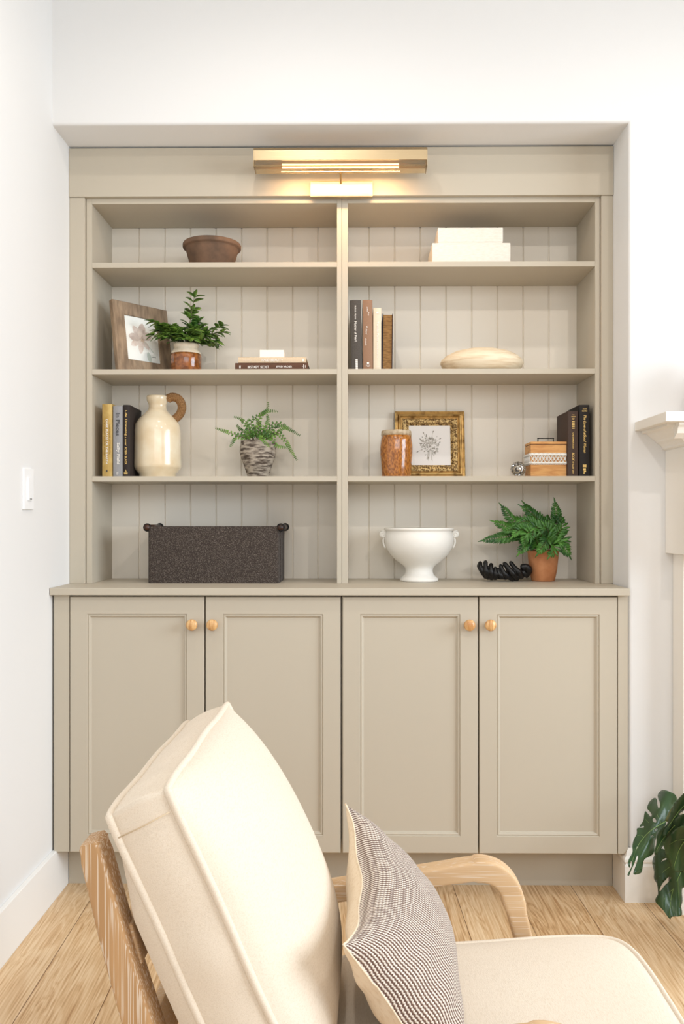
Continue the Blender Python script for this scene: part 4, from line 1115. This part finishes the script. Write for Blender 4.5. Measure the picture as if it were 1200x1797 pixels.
for (x_, y_) in ((-Wc/2+.004, Hc/2-.030),):
    add_tube(bm, [(x_-.0135, y_, .040), (x_-.0155, y_-.002, .0), (x_-.0135, y_-.003, -.040)], .0012, 5)
obj('seam', bm, mat('seam_thread', srgb(206, 184, 154), .9), bc, True)
# seat cushion
Ws, Ds, Ts = .495, .600, .105
bm, LF, LB = box_cushion(Ws, Ds, Ts, .022, .004, seed=9, k=.05, pw=3.2, wob=.002, cr=.075)
sx0, sx1 = -.060, .550; zt = .345
Ms = Matrix(((0, 1, 0, (sx0+sx1)/2), (-1, 0, 0, (YN+YF)/2-.0), (0, 0, 1, zt-Ts/2), (0, 0, 0, 1)))
sc_ = obj('seat_cushion', bm, LINEN, chair, True, label='cream linen seat cushion'); sc_.matrix_local = Matrix.Translation((sx1, 0, zt)) @ Matrix.Rotation(-.075, 4, 'Y') @ Matrix.Translation((-sx1, 0, -zt)) @ Ms
for L_ in (LF, LB):
    obj('piping', add_tube(bmesh.new(), L_, .0058, 8, closed=True), LINEN, sc_, True)

# striped lumbar pillow
A_ = Vector((-.017, CAM_Y+1.69, .612)); B_ = Vector((-.014, CAM_Y+1.215, .570))
wv = (A_-B_); Wp = wv.length; wv.normalize()
dv = Vector((.52, 0, -.854)); dv = (dv-wv*dv.dot(wv)).normalized(); nv = wv.cross(-dv).normalized()
if nv.x < 0: nv = -nv
Hp = .335
ctr = (A_+B_)/2+dv*Hp/2
t = thing('throw_pillow', 'brown and cream striped knit lumbar pillow with linen back, on the armchair', 'pillow', ctr)
Mp = Matrix((wv, -dv, nv)).transposed(); t.rotation_euler = Mp.to_euler()
if Mp.determinant() < 0: print('LEFT HANDED PILLOW')
def pillow_side(sign, bulge, N=40, seam=.0):
    bm = bmesh.new(); uvs = {}; V_ = []
    for j in range(N+1):
        row = []
        for i in range(N+1):
            u = -1+2*i/N; v = -1+2*j/N
            u = math.copysign(1-(1-abs(u))**1.2, u); v = math.copysign(1-(1-abs(v))**1.2, v)
            x = u*Wp/2*(1-.10*(1-v*v)); y = v*Hp/2*(1-.30*(1-u*u)**.9)
            q = ((1-u*u)*(1-v*v))
            z = sign*(bulge*q**.48)+.003*math.sin(u*9+1)*(1-q)*(1 if abs(v) > .5 else .3)+.004*math.sin(v*14+u*3)*(q**.3)*(1-q)
            vv = bm.verts.new((x, y, z)); uvs[vv] = (u*Wp/2, v*Hp/2); row.append(vv)
        V_.append(row)
    for row in V_:
        acc = [0]
        for a, b in zip(row, row[1:]): acc.append(acc[-1]+(b.co-a.co).length)
        for vv, a in zip(row, acc): uvs[vv] = (a-acc[N//2], uvs[vv][1])
    uv = bm.loops.layers.uv.new('UVMap')
    for j in range(N):
        for i in range(N):
            q = (V_[j][i], V_[j][i+1], V_[j+1][i+1], V_[j+1][i]); f = bm.faces.new(q if sign > 0 else q[::-1])
            for l in f.loops: l[uv].uv = uvs[l.vert]
    loop = [V_[0][i].co.copy() for i in range(N)]+[V_[j][N].co.copy() for j in range(N)]+[V_[N][i].co.copy() for i in range(N, 0, -1)]+[V_[j][0].co.copy() for j in range(N, 0, -1)]
    return bm, loop
bm, lp = pillow_side(1, .098); obj('knit_front', bm, KNIT, t, True, label='striped knit face')
bm, _ = pillow_side(-1, .068); obj('linen_back', bm, LINEN2, t, True, label='plain linen reverse')
obj('edge_seam', add_tube(bmesh.new(), lp, .0018, 6, closed=True), LINEN2, t, True)

# ================================================================== MONSTERA (right edge, pot out of view)
t = thing('monstera_plant', 'large dark green monstera with split leaves by the fireplace', 'plant', (1.12, -.42, 0))
obj('pot', lathe([(0, 0), (.10, 0), (.105, .01), (.13, .22), (.135, .24), (.125, .24), (.12, .20), (0, .20)], seg=40), mat('white_pot', srgb(238, 238, 238), .4), t, True)
def inside(p, poly):
    c_ = False; n = len(poly); j = n-1
    for i in range(n):
        xi, yi = poly[i]; xj, yj = poly[j]
        if (yi > p[1]) != (yj > p[1]) and p[0] < (xj-xi)*(p[1]-yi)/(yj-yi)+xi: c_ = not c_
        j = i
    return c_
def round_poly(P, n=3):
    v = smooth_path([(x, y, 0) for x, y in P]+[(P[0][0], P[0][1], 0)], n)[:-1]
    return [(a.x, a.y) for a in v]
def mleaf(out, holes, y0, bend, tilt, veins, seed=0):
    """leaf blade outlined on its own plane (crop px), bent about its midrib; y = y0 + tilt + cupping"""
    out = round_poly(out, 3); holes = [round_poly(h, 3) for h in holes]
    pts = list(out); E = [(i, (i+1) % len(out)) for i in range(len(out))]
    for h in holes:
        b0 = len(pts); pts += h; E += [(b0+i, b0+(i+1) % len(h)) for i in range(len(h))]
    xs = [p[0] for p in out]; ys = [p[1] for p in out]; st_ = 34
    gx = min(xs)
    while gx < max(xs):
        gy = min(ys)
        while gy < max(ys):
            p = (gx+5*math.sin(gy), gy+5*math.cos(gx))
            if inside(p, out) and not any(inside(p, h) for h in holes): pts.append(p)
            gy += st_
        gx += st_
    res = geometry.delaunay_2d_cdt([Vector(p) for p in pts], E, [], 0, 1e-4)
    vs, fs = res[0], res[2]
    (mx0, my0), (mx1, my1) = veins[0][0], veins[0][-1]
    ax = Vector((mx1-mx0, my1-my0)); AL = ax.length; ax.normalize(); pr_ = Vector((-ax.y, ax.x))
    def W3(p, off=0):
        q = Vector((p[0]-mx0, p[1]-my0)); s = q.dot(ax)/AL; r_ = q.dot(pr_)/AL
        dy = tilt*(s-.5)+bend*(r_*r_*1.6)+.03*math.sin(s*2.4)+.006*math.sin(r_*18+s*7+seed)
        v = at(1080+p[0]/6.91, 1360+p[1]/6.91, y0+dy)
        return Vector((v.x, y0+dy-off, v.z))-Vector((1.12, -.42, 0))
    bm = bmesh.new(); V_ = [bm.verts.new(W3(v)) for v in vs]
    for f in fs:
        c_ = (sum(vs[i][0] for i in f)/len(f), sum(vs[i][1] for i in f)/len(f))
        if inside(c_, out) and not any(inside(c_, h) for h in holes):
            try: bm.faces.new([V_[i] for i in f])
            except ValueError: pass
    bmesh.ops.delete(bm, geom=[v for v in bm.verts if not v.link_faces], context='VERTS')
    bmesh.ops.recalc_face_normals(bm, faces=bm.faces)
    o = obj('leaf', bm, MONST, t, True); md = o.modifiers.new('th', 'SOLIDIFY'); md.thickness = .0009; md.offset = 0
    b2 = bmesh.new()
    for i, vv in enumerate(veins):
        path = smooth_path([W3(p, .0009) for p in vv], 4); n = len(path)
        add_tube(b2, path, [(.0014 if i == 0 else .0007)*(1-.6*q/n) for q in range(n)], 5)
    obj('midrib', b2, VEIN, o, True)
    return o
L1 = [(600, 540), (640, 430), (700, 330), (728, 290), (712, 232), (650, 195), (570, 170), (525, 190), (498, 232), (505, 280), (524, 330), (522, 378), (508, 392), (492, 350), (487, 290), (465, 266), (420, 292), (385, 340), (372, 395),
      (400, 430), (426, 470), (412, 492), (385, 465), (350, 428), (335, 470), (325, 540), (295, 585), (277, 618), (326, 606), (326, 628), (250, 634), (245, 700), (210, 770), (192, 850), (195, 920), (155, 1000), (138, 1060), (160, 1112),
      (172, 1040), (184, 1042), (180, 1105), (135, 1192), (152, 1207), (178, 1140), (215, 1060), (244, 975), (260, 980), (242, 1060), (205, 1187), (288, 1178), (310, 1130), (332, 1015), (400, 972), (450, 925), (462, 800), (486, 740), (530, 650), (590, 600)]
mleaf(L1, [[(435, 520), (455, 507), (478, 535), (478, 562), (455, 562), (436, 540)], [(492, 628), (484, 648), (462, 670), (460, 660), (478, 636)], [(262, 848), (258, 868), (240, 888), (236, 880), (248, 856)], [(436, 716), (430, 732), (420, 734), (428, 720)]],
      -.215, .22, -.12, [[(600, 545), (520, 590), (440, 640), (340, 730), (250, 860), (190, 1030)], [(440, 635), (390, 570), (345, 520)], [(540, 580), (500, 490), (455, 400)], [(590, 545), (640, 450), (670, 370)], [(330, 740), (290, 715), (250, 725)]], 1)
L2 = [(510, 893), (450, 975), (433, 1060), (455, 1160), (452, 1240), (490, 1310), (500, 1400), (498, 1440), (470, 1490), (482, 1540), (560, 1620), (642, 1728), (668, 1702), (775, 1692), (790, 1640), (778, 1580), (795, 1510), (788, 1400), (800, 1350), (840, 1340),
      (900, 1250), (860, 1100), (740, 1040), (620, 930), (560, 880)]
mleaf(L2, [[(655, 1235), (630, 1280), (580, 1325), (530, 1390), (518, 1378), (548, 1310), (600, 1250), (635, 1218)], [(606, 998), (600, 1012), (566, 1022), (540, 1040), (562, 1010), (592, 994)]],
      -.205, .10, -.06, [[(775, 1160), (740, 1240), (680, 1380), (650, 1520), (640, 1700)], [(690, 1360), (620, 1420), (570, 1500)], [(640, 1100), (560, 1160), (520, 1220)], [(740, 1250), (745, 1400), (760, 1560)]], 2)
L5 = [(500, 700), (540, 640), (600, 600), (700, 520), (829, 450), (950, 480), (900, 600), (760, 640), (650, 740), (560, 850), (470, 955), (458, 900), (480, 830), (484, 760)]
mleaf(L5, [], -.245, .08, .05, [[(850, 500), (700, 600), (560, 760), (480, 900)]], 3)
L3 = [(570, 850), (600, 960), (645, 1060), (690, 1145), (760, 1155), (900, 1150), (1010, 1050), (1040, 850), (930, 680), (829, 600), (720, 640), (640, 720), (590, 780)]
mleaf(L3, [], -.300, .05, .06, [[(930, 660), (840, 760), (750, 900), (690, 1100)], [(830, 770), (720, 780), (640, 830)]], 4)
L4 = [(700, 325), (760, 262), (829, 195), (920, 170), (1000, 300), (960, 420), (860, 400), (800, 425), (752, 468), (829, 470), (800, 500), (700, 560), (640, 640), (600, 720), (560, 730), (570, 660), (620, 560), (650, 450)]
mleaf(L4, [[(830, 590), (800, 612), (765, 610), (770, 596), (800, 596)]] if False else [], -.270, .08, .06, [[(960, 250), (850, 330), (740, 440), (620, 620)]], 5)
bm = bmesh.new()
for px_, py_, y0 in ((600, 545, -.20), (780, 1150, -.20), (860, 500, -.235), (930, 660, -.29), (960, 250, -.26)):
    v = at(1080+px_/6.91, 1360+py_/6.91, y0)-Vector((1.12, -.42, 0))
    add_tube(bm, smooth_path([(0, 0, .20), (v.x*.3+.02, v.y*.3, max(.34, v.z+.08)), (v.x+.05, v.y, v.z+.05), v], 6), .0045, 8)
obj('stems', bm, STEM, t, True)
print('objects', len(bpy.data.objects))
